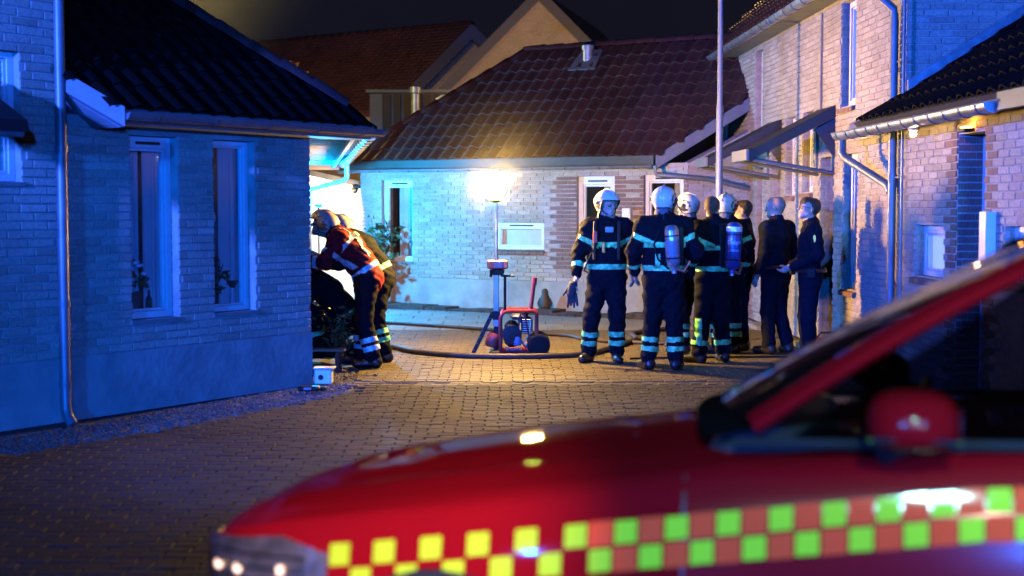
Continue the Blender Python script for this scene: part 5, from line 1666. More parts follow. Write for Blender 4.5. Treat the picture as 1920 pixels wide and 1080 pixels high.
KNEEL = dict(pelvis=(0, -.02, .46), waist=(0, .06, .60), chest=(0, .22, .78), neck=(0, .34, .92), head=(0, .42, 1.05), hip_r=(.11, -.02, .42), hip_l=(-.11, -.02, .42), knee_r=(.16, .40, .52), knee_l=(-.14, .30, .14), ankle_r=(.16, .28, .09), ankle_l=(-.14, -.12, .11), toe_r=(.18, .45, .045), toe_l=(-.14, -.2, .05),
             sh_r=(.19, .27, .86), sh_l=(-.19, .27, .86), el_r=(.22, .48, .72), el_l=(-.22, .46, .70), wr_r=(.12, .66, .80), wr_l=(-.12, .66, .78), fwd=(0, .7, -.4), hup=(0, -.2, 1), hfwd=(0, 1, -.2))
r3 = person('kneeling crew member in dark turnout gear partly hidden by the house corner', -1.82, 15.25, 100, pose=KNEEL, top='turnout', helmet='cream', hair='none', bulk=1.08, height=1.80, seed=11, gloves=('dark', 'dark'), bands=[('shin', (.2,)), ('hem', .05), ('cuff', .4)])
# ------------------------------------------------------------------ light tower on its generator
t = thing('light_tower', 'red-framed generator trolley with a mast carrying a glowing ball lamp', 'light tower', (-.1, 15.75, 0))
YG = 15.75
REDF = mat('red_frame', (.22, .012, .02), .4, coat=.3, var=.1)
mb = MB(); mb.bbox((-.18, YG, .62), (.062, .062, .60), .008); m1 = mb.build('mast', mat('mast_paint', (.40, .38, .33), .4, .3), t)
mb = MB(); mb.bbox((-.18, YG, .45), (.085, .085, .10), .01); mb.bbox((-.18, YG, .16), (.06, .06, .32), .01); mb.build('mast_collar', BLACKPL, m1)
mb = MB(); mb.lathe([(.022, .9), (.022, 1.40), (.028, 1.40), (.028, 1.44), (.017, 1.44), (.017, 1.80)], (-.18, YG, 0), 12); mb.build('mast_pole', STEEL, t, smooth=True)
mb = MB(); mb.lathe([(.0, -.135), (.06, -.12), (.105, -.08), (.135, 0), (.105, .08), (.06, .12), (0, .135)], (-.20, YG, 1.905), 24)
mb.build('lamp_ball', mat('lamp_glow', (1, .9, .7), emit=(1, .57, .12), estr=BALL), t, smooth=True)
mb = MB(); mb.lathe([(.03, 1.73), (.075, 1.755), (.08, 1.765), (.02, 1.79)], (-.19, YG, 0), 14); mb.build('lamp_socket', BLACKPL, t, smooth=True)
mb = MB(); mb.bbox((-.165, YG, 1.03), (.235, .14, .10), .012); cb = mb.build('control_box', mat('red_plastic_dark', (.40, .03, .02), .4), t)
mb = MB(); mb.bbox((-.155, YG - .075, 1.03), (.10, .02, .08), .006); mb.build('cover', mat('box_grey', (.25, .2, .3), .5), cb)
for sx in (-.262, -.068):
    mb = MB(); mb.bbox((sx, YG - .072, 1.03), (.035, .02, .085), .006); mb.build('lens', mat('orange_lens', (.7, .12, .02), .2), cb)
mb = MB(); mb.bbox((-.16, YG, .945), (.14, .1, .07), .012); mb.bbox((-.05, YG, .90), (.16, .05, .025), .008); mb.bbox((-.24, YG - .03, .93), (.03, .03, .09), .008); mb.build('winch_bracket', BLACKPL, t)
mb = MB(); mb.tube([(-.08, YG, .89), (-.08, YG, .47)], .016, 8); mb.build('brace', BLACKPL, t, smooth=True)
mb = MB(); mb.hexa((-.475, YG - .05, 0), (.05, 0, 0), (0, .05, 0), (.235, .02, .49)); leg = mb.build('leg', BLACKPL, t)
mb = MB()
for i in range(6): mb.box((-.44 + i * .035, YG - .056, .06 + i * .073), (.022, .006, .018))
mb.build('leg_holes', mat('hole_dark', (.1, .09, .07), .7), leg)
for dy in (-.16, .16):
    mb = MB()
    fr = [(-.13, YG + dy, .06), (-.13, YG + dy, .44), (-.10, YG + dy, .49), (-.05, YG + dy, .51), (.25, YG + dy, .51), (.28, YG + dy, .48), (.28, YG + dy, .08), (.25, YG + dy, .045), (-.10, YG + dy, .045)]
    mb.tube(fr, .021, 8, closed=True)
    mb.build('frame', REDF, t, smooth=True)
mb = MB()
for x, z in ((-.13, .40), (.28, .40), (.10, .045), (-.05, .045), (.2, .51)): mb.tube([(x, YG - .16, z), (x, YG + .16, z)], .017, 6)
mb.build('cross_bars', REDF, t, smooth=True)
mb = MB(); mb.tube([(.21, YG - .1, .50), (.235, YG - .1, .70), (.255, YG - .1, .875)], .022, 8); mb.tube([(.25, YG - .1, .80), (.258, YG - .1, .885)], .028, 8); mb.build('handle', REDF, t, smooth=True)
mb = MB()
mb.bbox((.00, YG, .24), (.17, .24, .30), .05); mb.lathe([(.0, -.02), (.09, -.015), (.11, .0), (.11, .05), (.06, .06)], (-.0, YG - .13, .24), 18, axis=(0, -1, 0))
mb.bbox((.17, YG, .34), (.13, .2, .20), .035); mb.lathe([(.05, 0), (.05, .16)], (.11, YG - .05, .37), 12, axis=(.3, 0, 1))
en = mb.build('engine', mat('engine_black', (.016, .016, .018), .5, var=.4, spec=.2), t, smooth=True)
mb = MB()
for i in range(7): mb.bbox((.17, YG - .11, .26 + i * .025), (.11, .03, .010), .003)
mb.build('cooling_fins', STEEL, en)
mb = MB(); mb.bbox((.06, YG - .02, .44), (.16, .22, .07), .03); mb.build('fuel_tank', mat('tank_grey', (.08, .09, .12), .35, .2), t, smooth=True)
mb = MB(); mb.lathe([(.0, 0), (.045, .01), (.055, .05), (.045, .11), (0, .12)], (.06, YG - .15, .11), 14, axis=(0, 0, 1)); mb.lathe([(.03, 0), (.03, .1)], (.15, YG - .16, .13), 10, axis=(1, 0, .1)); mb.build('air_filter', mat('filter_blue', (.16, .2, .3), .4), t, smooth=True)
mb = MB(); mb.tube([(-.05, YG - .15, .36), (.03, YG - .17, .2), (.13, YG - .17, .16), (.2, YG - .15, .25), (.21, YG - .12, .42)], .009, 6); mb.tube([(-.07, YG - .14, .1), (.0, YG - .17, .07), (.1, YG - .17, .09)], .009, 6); mb.build('cables', mat('cable_teal', (.05, .25, .26), .5), t, smooth=True)
mb = MB(); mb.tube([(.10, YG - .155, .48), (.06, YG - .155, .26), (.16, YG - .155, .08)], .012, 6); mb.tube([(.14, YG - .155, .48), (.20, YG - .155, .2)], .012, 6); mb.build('guard_bars', mat('guard_purple', (.12, .02, .05), .4), t, smooth=True)
for dy in (-.19, .19):
    mb = MB(); mb.lathe([(.06, -.03), (.10, -.034), (.128, -.02), (.132, 0), (.128, .02), (.10, .034), (.06, .03)], (.30, YG + dy, .128), 22, axis=(0, 1, 0)); w = mb.build('wheel', RUBBER, t, smooth=True)
    mb = MB(); mb.lathe([(0, -.03), (.06, -.026), (.062, .026), (0, .03)], (.30, YG + dy, .128), 16, axis=(0, 1, 0)); mb.build('rim', REDF, w, smooth=True)
mb = MB(); mb.lathe([(0, -.09), (.07, -.08), (.085, -.05), (.085, .05), (.07, .08), (0, .09)], (-.215, YG - .02, .17), 16, axis=(.25, 0, 1)); mb.build('cable_drum', mat('drum_red', (.35, .05, .03), .5, var=.3), t, smooth=True)
mb = MB(); mb.bbox((-.19, YG, .03), (.14, .3, .05), .015); mb.build('foot_plate', BLACKPL, t)

# ------------------------------------------------------------------ hoses on the ground
def hose(name, label, pts, r, m_):
    P = [Vector(p) for p in pts]; out = []
    n = len(P)
    for i in range(n - 1):
        p0, p1, p2, p3 = P[max(i - 1, 0)], P[i], P[i + 1], P[min(i + 2, n - 1)]
        for k in range(8):
            t_ = k / 8
            out.append(.5 * ((2 * p1) + (p2 - p0) * t_ + (2 * p0 - 5 * p1 + 4 * p2 - p3) * t_ * t_ + (-p0 + 3 * p1 - 3 * p2 + p3) * t_ ** 3))
    out.append(P[-1])
    mb = MB(); mb.tube(out, r, 10)
    return tag(mb.build(name, m_, None, smooth=True), label, 'hose')
HOSE = mat('hose_dark', (.035, .026, .024), .55, var=.3, nscale=10, bump=.3, bscale=200)
hose('fire_hose', 'dark fire hose sagging across the yellow-lit paving in front of the light tower', [(-2.1, 16.9, .03), (-1.42, 16.34, .03), (-1.1, 15.8, .03), (-.53, 15.38, .03), (.24, 15.3, .03), (.84, 15.57, .03), (1.2, 16.34, .035), (1.55, 17.3, .03), (1.62, 18.2, .03), (2.3, 19.0, .03)], .032, HOSE)
hose('fire_hose', 'thinner dark hose lying behind the light tower towards the back house', [(-2.4, 20.2, .025), (-1.72, 19.8, .025), (-1.2, 19.44, .025), (-.22, 18.68, .025), (.69, 17.91, .025), (.94, 17.33, .025), (1.6, 16.9, .025), (2.4, 16.8, .025)], .026, HOSE)
hose('power_cable', 'thin black cable running along the ground beside the crew to the right wall', [(1.3, 15.2, .015), (1.9, 15.35, .012), (2.6, 15.4, .012), (3.3, 15.5, .012), (3.6, 15.9, .012)], .012, RUBBER)

# ------------------------------------------------------------------ plants
LEAF = piece_mat('leaf', [(.045, .075, .028), (.06, .095, .03), (.035, .06, .025), (.075, .085, .03)], .55, .1, 60, .5, .2)
LEAF_Y = piece_mat('yellow_leaf', [(.14, .16, .03), (.20, .17, .03), (.10, .13, .03)], .55, .1, 60, .5, .2)
def plant(label, x, y, h, rad, nleaf, ls, z0=.0, m_=None, seed=1, name='plant', cat='plant', stems=5, group=None):
    t = thing(name, label, cat, (x, y, z0), 0, group)
    rg = random.Random(seed)
    sm = MB(); lm = MB()
    tips = []
    for i in range(stems):
        a = rg.uniform(0, 6.28); sp = rg.uniform(.2, 1) * rad
        p = [Vector((0, 0, 0)), Vector((math.cos(a) * sp * .35, math.sin(a) * sp * .35, h * .5)), Vector((math.cos(a) * sp, math.sin(a) * sp, h * rg.uniform(.7, 1)))]
        sm.tube(p, [.012, .009, .004], 5)
        for k in range(nleaf // stems):
            t_ = rg.uniform(.35, 1.0)
            q = (p[0].lerp(p[1], t_ * 2) if t_ < .5 else p[1].lerp(p[2], t_ * 2 - 1)) + Vector((rg.gauss(0, rad * .25), rg.gauss(0, rad * .25), rg.gauss(0, h * .06)))
            L = ls * rg.uniform(.6, 1.3); d = Vector((rg.gauss(0, 1), rg.gauss(0, 1), rg.gauss(.1, .6))).normalized(); s_ = d.orthogonal().normalized(); n_ = d.cross(s_)
            an = rg.uniform(0, 6.28); s_ = s_ * math.cos(an) + n_ * math.sin(an); n_ = d.cross(s_)
            lm.add([q, q + d * L * .5 + s_ * L * .28 + n_ * .01, q + d * L, q + d * L * .5 - s_ * L * .28 + n_ * .01, q + d * L * .5 - n_ * L * .06], [(0, 1, 4), (1, 2, 4), (2, 3, 4), (3, 0, 4)], 0, rg.random() + .001)
    sm.build('stem', DARKWOOD, t, local=True)
    tag(lm.build('leaves', m_ or LEAF, t, local=True), kind='stuff')
    return t
plant('leafy dark shrub beside the cyan-lit window of the back house', -2.25, 23.0, 1.62, .42, 260, .13, 0, None, 4, 'shrub', 'shrub', 9)
plant('low yellow-green plant at the knees of the crew at the house corner', -1.86, 14.75, .62, .20, 110, .07, 0, LEAF_Y, 5)
plant('small dark pot plant by the gravel behind the house corner', -1.80, 14.35, .36, .16, 80, .06, 0, LEAF, 6)
POT = mat('pot_clay', (.16, .08, .06), .7, var=.2)
# things standing on the window sills of the left house
def on_sill(s_, off, z): return WL.at(s_, z, off)
p = on_sill(.80, -.20, .80)
t = thing('flower_pot', 'dark flower pot with pale blooms inside the first tall blue-lit window', 'flower pot', tuple(p))
mb = MB(); mb.lathe([(.07, 0), (.095, .16), (.10, .17), (.085, .17)], (0, 0, 0), 14); mb.build('pot', POT, t, smooth=True, local=True)
mb = MB(); rg = random.Random(3)
for i in range(40):
    c = Vector((rg.gauss(0, .06), rg.gauss(0, .05), .20 + abs(rg.gauss(0, .09)))); d = Vector((rg.gauss(0, 1), rg.gauss(0, 1), rg.gauss(0, 1))).normalized() * .035; s_ = d.orthogonal().normalized() * .025
    mb.add([c - d, c + s_, c + d, c - s_], [(0, 1, 2, 3)], 0, rg.random() + .01)
mb.build('leaves', LEAF, t, local=True)
mb = MB()
for i in range(12):
    c = Vector((rg.gauss(0, .055), rg.gauss(0, .04), .30 + rg.random() * .13))
    mb.lathe([(.0, -.018), (.026, -.004), (.022, .014), (0, .02)], c, 8)
mb.build('blossoms', mat('petal_white', (.75, .72, .74), .7), t, smooth=True, local=True)
p = on_sill(.97, -.19, .80)
t = thing('bottle', 'small dark bottle beside the flower pot inside the first blue-lit window', 'bottle', tuple(p))
mb = MB(); mb.lathe([(.028, 0), (.03, .01), (.03, .10), (.012, .13), (.012, .18), (0, .18)], (0, 0, 0), 12); mb.build('glass_body', mat('bottle_glass', (.03, .05, .04), .1), t, smooth=True, local=True)
plant('bushy dark pot plant inside the second blue-lit window', *tuple(on_sill(1.70, -.20, .80))[:2], .42, .15, 150, .075, .79, LEAF, 8, 'pot_plant', 'pot plant', 8)
p = on_sill(1.92, -.18, .80)
t = thing('candle_holder', 'slim white candlestick with a dark cup inside the second blue-lit window', 'candlestick', tuple(p))
mb = MB(); mb.lathe([(.022, 0), (.02, .01), (.014, .02), (.014, .15)], (0, 0, 0), 12); mb.build('stick', WHITE, t, smooth=True, local=True)
mb = MB(); mb.lathe([(.014, .15), (.05, .19), (.058, .22), (.05, .22), (.02, .17)], (0, 0, 0), 12); mb.build('cup', BLACKPL, t, smooth=True, local=True)
p = on_sill(1.63, -.15, 1.62)
t = thing('glass_pendant', 'glass drop pendant hanging inside the second blue-lit window', 'pendant', tuple(p))
mb = MB(); mb.lathe([(0, -.11), (.04, -.09), (.055, -.05), (.05, 0), (.03, .04), (.012, .09), (0, .10)], (0, 0, 0), 14); mb.build('drop', mat('pendant_glass', (.55, .62, .66), .08, .3), t, smooth=True, local=True)
mb = MB(); mb.tube([(0, 0, .10), (0, 0, .62)], .003, 5); mb.build('cord', BLACKPL, t, local=True)

# ------------------------------------------------------------------ small things on the ground
t = thing('garden_figure', 'small dark penguin-shaped garden figure at the foot of the back wall', 'figurine', tuple(WB.at(3.52, .05, .22)))
mb = MB(); mb.lathe([(.05, 0), (.085, .03), (.095, .10), (.085, .18), (.055, .25), (.05, .28), (.052, .31), (.035, .345), (0, .355)], (0, 0, 0), 16); mb.build('figure_body', mat('figure_dark', (.05, .045, .05), .6), t, smooth=True, local=True)
mb = MB()
for s_ in (-1, 1): mb.tube([(s_ * .075, 0, .2), (s_ * .105, -.01, .12), (s_ * .10, -.02, .06)], [.016, .02, .008], 6)
mb.tube([(0, -.04, .31), (0, -.09, .30)], [.014, .003], 6); mb.build('wings', mat('figure_dark', (.05, .045, .05), .6), t, smooth=True, local=True)
t = thing('utility_box', 'low white box with a round black hole by the corner of the left house', 'utility box', (-1.80, 13.17, 0))
mb = MB(); mb.bbox((-1.80, 13.17, .07), (.17, .16, .14), .008); ub = mb.build('box_body', WHITE, t)
mb = MB(); mb.bbox((-1.79, 13.17, .147), (.20, .20, .016), .004); mb.build('lid', mat('box_lid', (.55, .48, .36), .6), t)
mb = MB(); mb.lathe([(.026, 0), (.026, .004), (0, .004)], (-1.815, 13.087, .065), 14, axis=(0, -1, 0)); mb.build('hole', BLACKPL, ub)
t = thing('ground_spotlight', 'flat dark garden spotlight lying on the gravel at the house corner', 'spotlight', (-1.84, 12.52, 0))
mb = MB(); mb.bbox((-1.84, 12.52, .035), (.20, .12, .045), .015); mb.bbox((-1.72, 12.55, .03), (.06, .08, .04), .01); mb.build('housing', BLACKPL, t)
mb = MB(); mb.bbox((-1.85, 12.456, .04), (.07, .01, .025), .003); mb.build('lens', mat('lens_grey', (.2, .22, .25), .2), t)
t = thing('equipment_bag', 'dark red bag on the ground behind the police officer in glasses', 'bag', (3.48, 15.35, 0))
mb = MB(); mb.bbox((3.48, 15.35, .12), (.42, .26, .22), .07); mb.build('bag_body', mat('bag_red', (.20, .012, .02), .7, bump=.6, bscale=40), t, smooth=True)
mb = MB(); mb.tube([(3.34, 15.25, .20), (3.40, 15.22, .30), (3.56, 15.22, .30), (3.62, 15.25, .20)], .014, 6); mb.build('handle', STRAP, t, smooth=True)
mb = MB(); mb.bbox((3.48, 15.215, .13), (.30, .012, .03), .004); mb.build('reflective_band', TAPE_S, t)
t = thing('helmet', 'pale helmet lying on the ground beside the red bag at the right wall', 'helmet', (3.62, 15.0, 0))
mb = MB(); mb.lathe([(.135, .0), (.14, .04), (.125, .11), (.08, .165), (0, .185)], (3.62, 15.0, .01), 18); mb.build('shell', SHELL_W, t, smooth=True)
mb = MB(); mb.lathe([(.14, .0), (.15, .008), (.14, .02)], (3.62, 15.0, .01), 18); mb.build('rim', TRIM, t, smooth=True)
t = thing('crate', 'yellow crate with a green strip behind the red-jacketed crew member', 'crate', (-1.95, 15.9, 0))
mb = MB(); mb.bbox((-1.95, 15.9, .45), (.50, .40, .30), .02); mb.build('crate_body', mat('crate_yellow', (.60, .36, .06), .5, var=.15), t)
mb = MB(); mb.bbox((-1.95, 15.69, .57), (.46, .012, .05), .004); mb.build('strip', mat('strip_green', (.12, .35, .10), .5), t)
mb = MB()
for sx in (-.2, .2):
    for sy in (-.15, .15): mb.bbox((-1.95 + sx, 15.9 + sy, .15), (.05, .05, .30), .005)
mb.build('legs', DARKWOOD, t)
t = thing('wooden_bench', 'pale plank bench low on the ground by the house corner', 'bench', (-1.92, 14.1, 0))
mb = MB(); mb.bbox((-1.98, 14.15, .22), (.55, .16, .03), .006); mb.build('plank', mat('pale_wood', (.42, .30, .18), .6, var=.3), t)

for sx in (-1.78, -2.12):
    mb = MB(); mb.bbox((sx, 14.15, .10), (.05, .14, .21), .006); mb.build('support', DARKWOOD, t)

# ------------------------------------------------------------------ the fire car in the foreground
CAR_O = (-.99 + .975 * .155, 4.65 - .222 * .155, 0); CAR_R = math.atan2(-.222, .975)
car = thing('fire_car', 'red fire command car with a yellow-green checker stripe, out of focus in the foreground', 'car', CAR_O, CAR_R)
car.rotation_euler = (R(-3.2), 0, CAR_R)      # stands on the cambered edge of the yard
PAINT = mat('red_car_paint', (.20, .0025, .0045), .5, coat=.2, spec=.0)
DOORPAINT = mat('red_door_paint', (.20, .0025, .0045), .5, coat=.8, spec=.0)
DOORPAINT.node_tree.nodes['Principled BSDF'].inputs['Coat Roughness'].default_value = .13
CHROME = mat('chrome', (.7, .7, .72), .08, 1.0)
CARGLASS = make_glass('car_glass', (.14, .15, .17), .06)
TAPE_YG = mat('fluorescent_tape', (.40, .53, .012), .6, spec=.06, coat=.35)
TAPE_R = mat('red_tape', (.85, .055, .01), .6, spec=.06, coat=.35)
def lerp_tab(tab, x):
    if x <= tab[0][0]: return tab[0][1]
    for (a, va), (b, vb) in zip(tab, tab[1:]):
        if x <= b:
            t_ = (x - a) / (b - a); t_ = t_ * t_ * (3 - 2 * t_) * .35 + t_ * .65
            return va + (vb - va) * t_
    return tab[-1][1]
W_T = [(0, .42), (.06, .56), (.15, .69), (.28, .79), (.45, .86), (.7, .895), (1.1, .91), (3.2, .91), (4.1, .86), (4.35, .80), (4.42, .70)]
ZS_T = [(0, .60), (.08, .68), (.2, .74), (.45, .80), (.8, .855), (1.2, .912), (1.6, .975), (2.4, 1.035), (4.0, 1.08), (4.42, 1.02)]
CR_T = [(0, .03), (.4, .07), (1.0, .085), (1.5, .075), (1.75, .03), (4.4, .0)]
def section(x):
    w = lerp_tab(W_T, x); zs = lerp_tab(ZS_T, x); cr = lerp_tab(CR_T, x)
    zb = .24 if x > .1 else .24 + (.1 - x) * .8
    pts = [(0, zb), (.78, zb), (.93, zb + .05), (.985, .42), (1.0, .55), (.998, .66), (.982, .66 + (zs - .66) * .5), (.955, .66 + (zs - .66) * .82), (.915, zs - .012), (.86, zs + .006), (.72, zs + .014 + cr * .30), (.66, zs + .004 + cr * .35), (.4, zs + cr * .80), (0, zs + cr)]
    return [(p * w, z) for p, z in pts]
def catmull(pts, n=4):
    out = []
    for i in range(len(pts) - 1):
        p0, p1, p2, p3 = [np.array(pts[max(0, min(len(pts) - 1, k))], float) for k in (i - 1, i, i + 1, i + 2)]
        for k in range(n):
            t_ = k / n
            out.append(.5 * (2 * p1 + (p2 - p0) * t_ + (2 * p0 - 5 * p1 + 4 * p2 - p3) * t_ ** 2 + (3 * p1 - p0 - 3 * p2 + p3) * t_ ** 3))
    out.append(np.array(pts[-1], float))
    return out
def ring(x): return catmull(section(x), 4)
def side_y(x, z):
    """half width of the body side at (x, z), below the shoulder"""
    r = ring(x)
    for (a, b) in zip(r[8:], r[9:]):
        if a[1] <= z <= b[1]:
            return a[0] + (b[0] - a[0]) * (z - a[1]) / max(1e-6, b[1] - a[1])
    return r[-12][0]
xs = [0, .015, .04, .08, .13, .2, .28, .37, .47, .58, .7, .85, 1.0, 1.15, 1.3, 1.45, 1.6, 1.75, 1.9, 2.1, 2.4, 2.7, 3.0, 3.4, 3.8, 4.1, 4.3, 4.38, 4.42]
mb = MB(); vs = []; NR = None
for x in xs:
    r = ring(x)
    full = [(x, -p[0], p[1]) for p in r] + [(x, p[0], p[1]) for p in reversed(r[1:-1])]
    NR = len(full); vs += full
fs = [(i * NR + j, i * NR + (j + 1) % NR, (i + 1) * NR + (j + 1) % NR, (i + 1) * NR + j) for i in range(len(xs) - 1) for j in range(NR)]
fs = [tuple(reversed(f)) for f in fs]
fs.append(tuple(range(NR))); fs.append(tuple(reversed(range((len(xs) - 1) * NR, len(xs) * NR))))
mb.add(vs, fs)
mb.build('body', PAINT, car, smooth=True, local=True)
def car_patch(name, x0, x1, zf0, zf1, m_, off=.006, nx=10, nz=4, parent=None, side=-1, solid=True, mats=None):
    """a piece lying on the body side between x0..x1 and heights zf0(x)..zf1(x)"""
    mb = MB(); g = []
    for o_ in ((off, off - .005) if solid else (off,)):
        for i in range(nx + 1):
            x = x0 + (x1 - x0) * i / nx
            for j in range(nz + 1):
                z = zf0(x) + (zf1(x) - zf0(x)) * j / nz
                y = side_y(x, z)
                dz = .01; ny = 1.0; nzv = -(side_y(x, z + dz) - side_y(x, z - dz)) / (2 * dz); nxv = -(side_y(x + .02, z) - side_y(x - .02, z)) / .04
                L = math.sqrt(1 + nzv * nzv + nxv * nxv)
                g.append((x + nxv / L * o_, side * (y + ny / L * o_), z + nzv / L * o_))
    K = nz + 1
    fs = [(i * K + j, (i + 1) * K + j, (i + 1) * K + j + 1, i * K + j + 1) for i in range(nx) for j in range(nz)]
    if side > 0: fs = [tuple(reversed(f)) for f in fs]
    if solid:
        B0 = (nx + 1) * K
        for j in range(nz):
            fs.append((j, j + 1, B0 + j + 1, B0 + j)); e = nx * K; fs.append((e + j + 1, e + j, B0 + e + j, B0 + e + j + 1))
        for i in range(nx):
            fs.append(((i + 1) * K, i * K, B0 + i * K, B0 + (i + 1) * K)); fs.append((i * K + nz, (i + 1) * K + nz, B0 + (i + 1) * K + nz, B0 + i * K + nz))
    mb.add(g, fs)
    return mb.build(name, m_, parent or car, smooth=True, local=True)
# checker stripe: two rows of squares, fluorescent and red by turns
def stripe_z(x): return .660 + (.886 - .660) * ((x - .565) / 1.68) if x < 2.245 else .886 + (x - 2.245) * .03
for sd in (-1, 1):
    sq = .0645
    for row in (0, 1):
        for c in range(0, 52):
            x0 = .545 + c * sq; x1 = x0 + sq
            if x1 > 4.15: break
            if (c + row) % 2 == 1:
                m_ = TAPE_YG; ins = .004
            else:
                if x0 < 1.25: continue
                m_ = TAPE_R; ins = .001
            zo = (row - 1) * (sq * 1.02)
            pc = car_patch('checker_square', x0 + ins, x1 - ins, lambda x, zo=zo, ins=ins: stripe_z(x) + zo + ins, lambda x, zo=zo, ins=ins: stripe_z(x) + zo + sq * 1.0 - ins, m_, off=.007, nx=2, nz=2, side=sd)
# headlights
for m_ in (TAPE_YG, TAPE_R): m_.node_tree.nodes['Principled BSDF'].inputs['Coat Roughness'].default_value = .06
HL = mat('headlight_reflector', (.16, .13, .10), .3, .5, var=.4, nscale=14, bump=.5, bscale=40)
BULB = mat('headlight_glow', (1, .8, .5), emit=(1, .6, .22), estr=2.5)
for sd in (-1, 1):
    hl = car_patch('headlight', .08, .54, lambda x: .55 + .03 * x, lambda x: .665 + .06 * min(1, x / .4) - max(0, x - .4) * .25, HL, off=.004, nx=16, nz=6, side=sd)
    car_patch('lens', .08, .54, lambda x: .55 + .03 * x, lambda x: .665 + .06 * min(1, x / .4) - max(0, x - .4) * .25, GLASS, off=.022, nx=16, nz=6, side=sd, parent=hl, solid=False)
    for lx, lz in ((.15, .612), (.24, .618), (.40, .635)):
        y_ = side_y(lx, lz)
        mb = MB(); mb.lathe([(0, .0), (.011, .004), (.014, .012), (.0, .014)], (lx, sd * (y_ - .001), lz), 14, axis=(-.4, sd, 0)); mb.build('bulb', BULB, hl, smooth=True, local=True)
    for kz in range(3):
        car_patch('trim', .12, .48, lambda x, kz=kz: .575 + .036 * kz + .05 * x, lambda x, kz=kz: .582 + .036 * kz + .05 * x, CHROME, off=.012, nx=12, nz=1, side=sd, parent=hl)
mb = MB(); mb.bbox((-.005, 0, .53), (.03, .62, .10), .01)
gr = mb.build('grille', BLACKPL, car, local=True)
for i in range(4):
    mb = MB(); mb.bbox((-.024, 0, .495 + i * .025), (.012, .58, .009), .002); mb.build('grille_bar', CHROME, gr, local=True)
mb = MB(); mb.bbox((-.03, 0, .40), (.12, 1.2, .16), .04); mb.build('bumper', PAINT, car, local=True, smooth=True)
mb = MB(); mb.bbox((-.075, 0, .47), (.012, .5, .11), .003); mb.build('number_plate', WHITE, car, local=True)
# wheels in black arches
for x in (.86, 3.5):
    for sd in (-1, 1):
        yw = .91
        mb = MB(); mb.lathe([(.30, -.10), (.33, -.09), (.345, 0), (.33, .085), (.23, .09), (.21, .06)], (x, sd * (yw - .08), .345), 32, axis=(0, sd, 0)); w = mb.build('wheel', RUBBER, car, smooth=True, local=True)
        mb = MB(); mb.lathe([(0, .05), (.05, .055), (.06, .04), (.2, .05), (.225, .065)], (x, sd * (yw - .075), .345), 28, axis=(0, sd, 0))
        for k in range(5):
            a = 2 * math.pi * k / 5
            mb.tube([(x, sd * (yw - .01), .345), (x + .2 * math.cos(a), sd * (yw - .01), .345 + .2 * math.sin(a))], .022, 6)
        mb.build('rim', STEEL, w, smooth=True, local=True)
        car_patch('wheel_arch', x - .40, x + .40, lambda q, x=x: .36 if False else max(.30, .345), lambda q, x=x: .345 + math.sqrt(max(.0004, .405 ** 2 - (q - x) ** 2)) * .73, BLACKPL, off=.003, nx=20, nz=4, side=sd)
# doors: seams and handle
SEAM = mat('seam', (.01, .005, .006), .5)
for sd in (-1, 1):
    for x0, nm in ((1.50, 'door'), (2.62, 'rear_door')):
        x1 = x0 + 1.09
        d = car_patch(nm, x0, x1, lambda x: .34, lambda x: lerp_tab(ZS_T, x) - .035, DOORPAINT, off=.004, nx=14, nz=12, side=sd)
        car_patch('seam', x0 - .008, x0 - .001, lambda x: .34, lambda x: lerp_tab(ZS_T, x) - .02, SEAM, off=.003, nx=1, nz=12, side=sd, parent=d)
        hx = x1 - .16; hz = lerp_tab(ZS_T, hx) - .15; hy = side_y(hx, hz)
        mb = MB(); mb.tube([(hx - .09, sd * (hy + .004), hz), (hx - .07, sd * (hy + .035), hz), (hx + .07, sd * (hy + .035), hz), (hx + .09, sd * (hy + .004), hz)], .014, 8); mb.build('handle', PAINT, d, smooth=True, local=True)
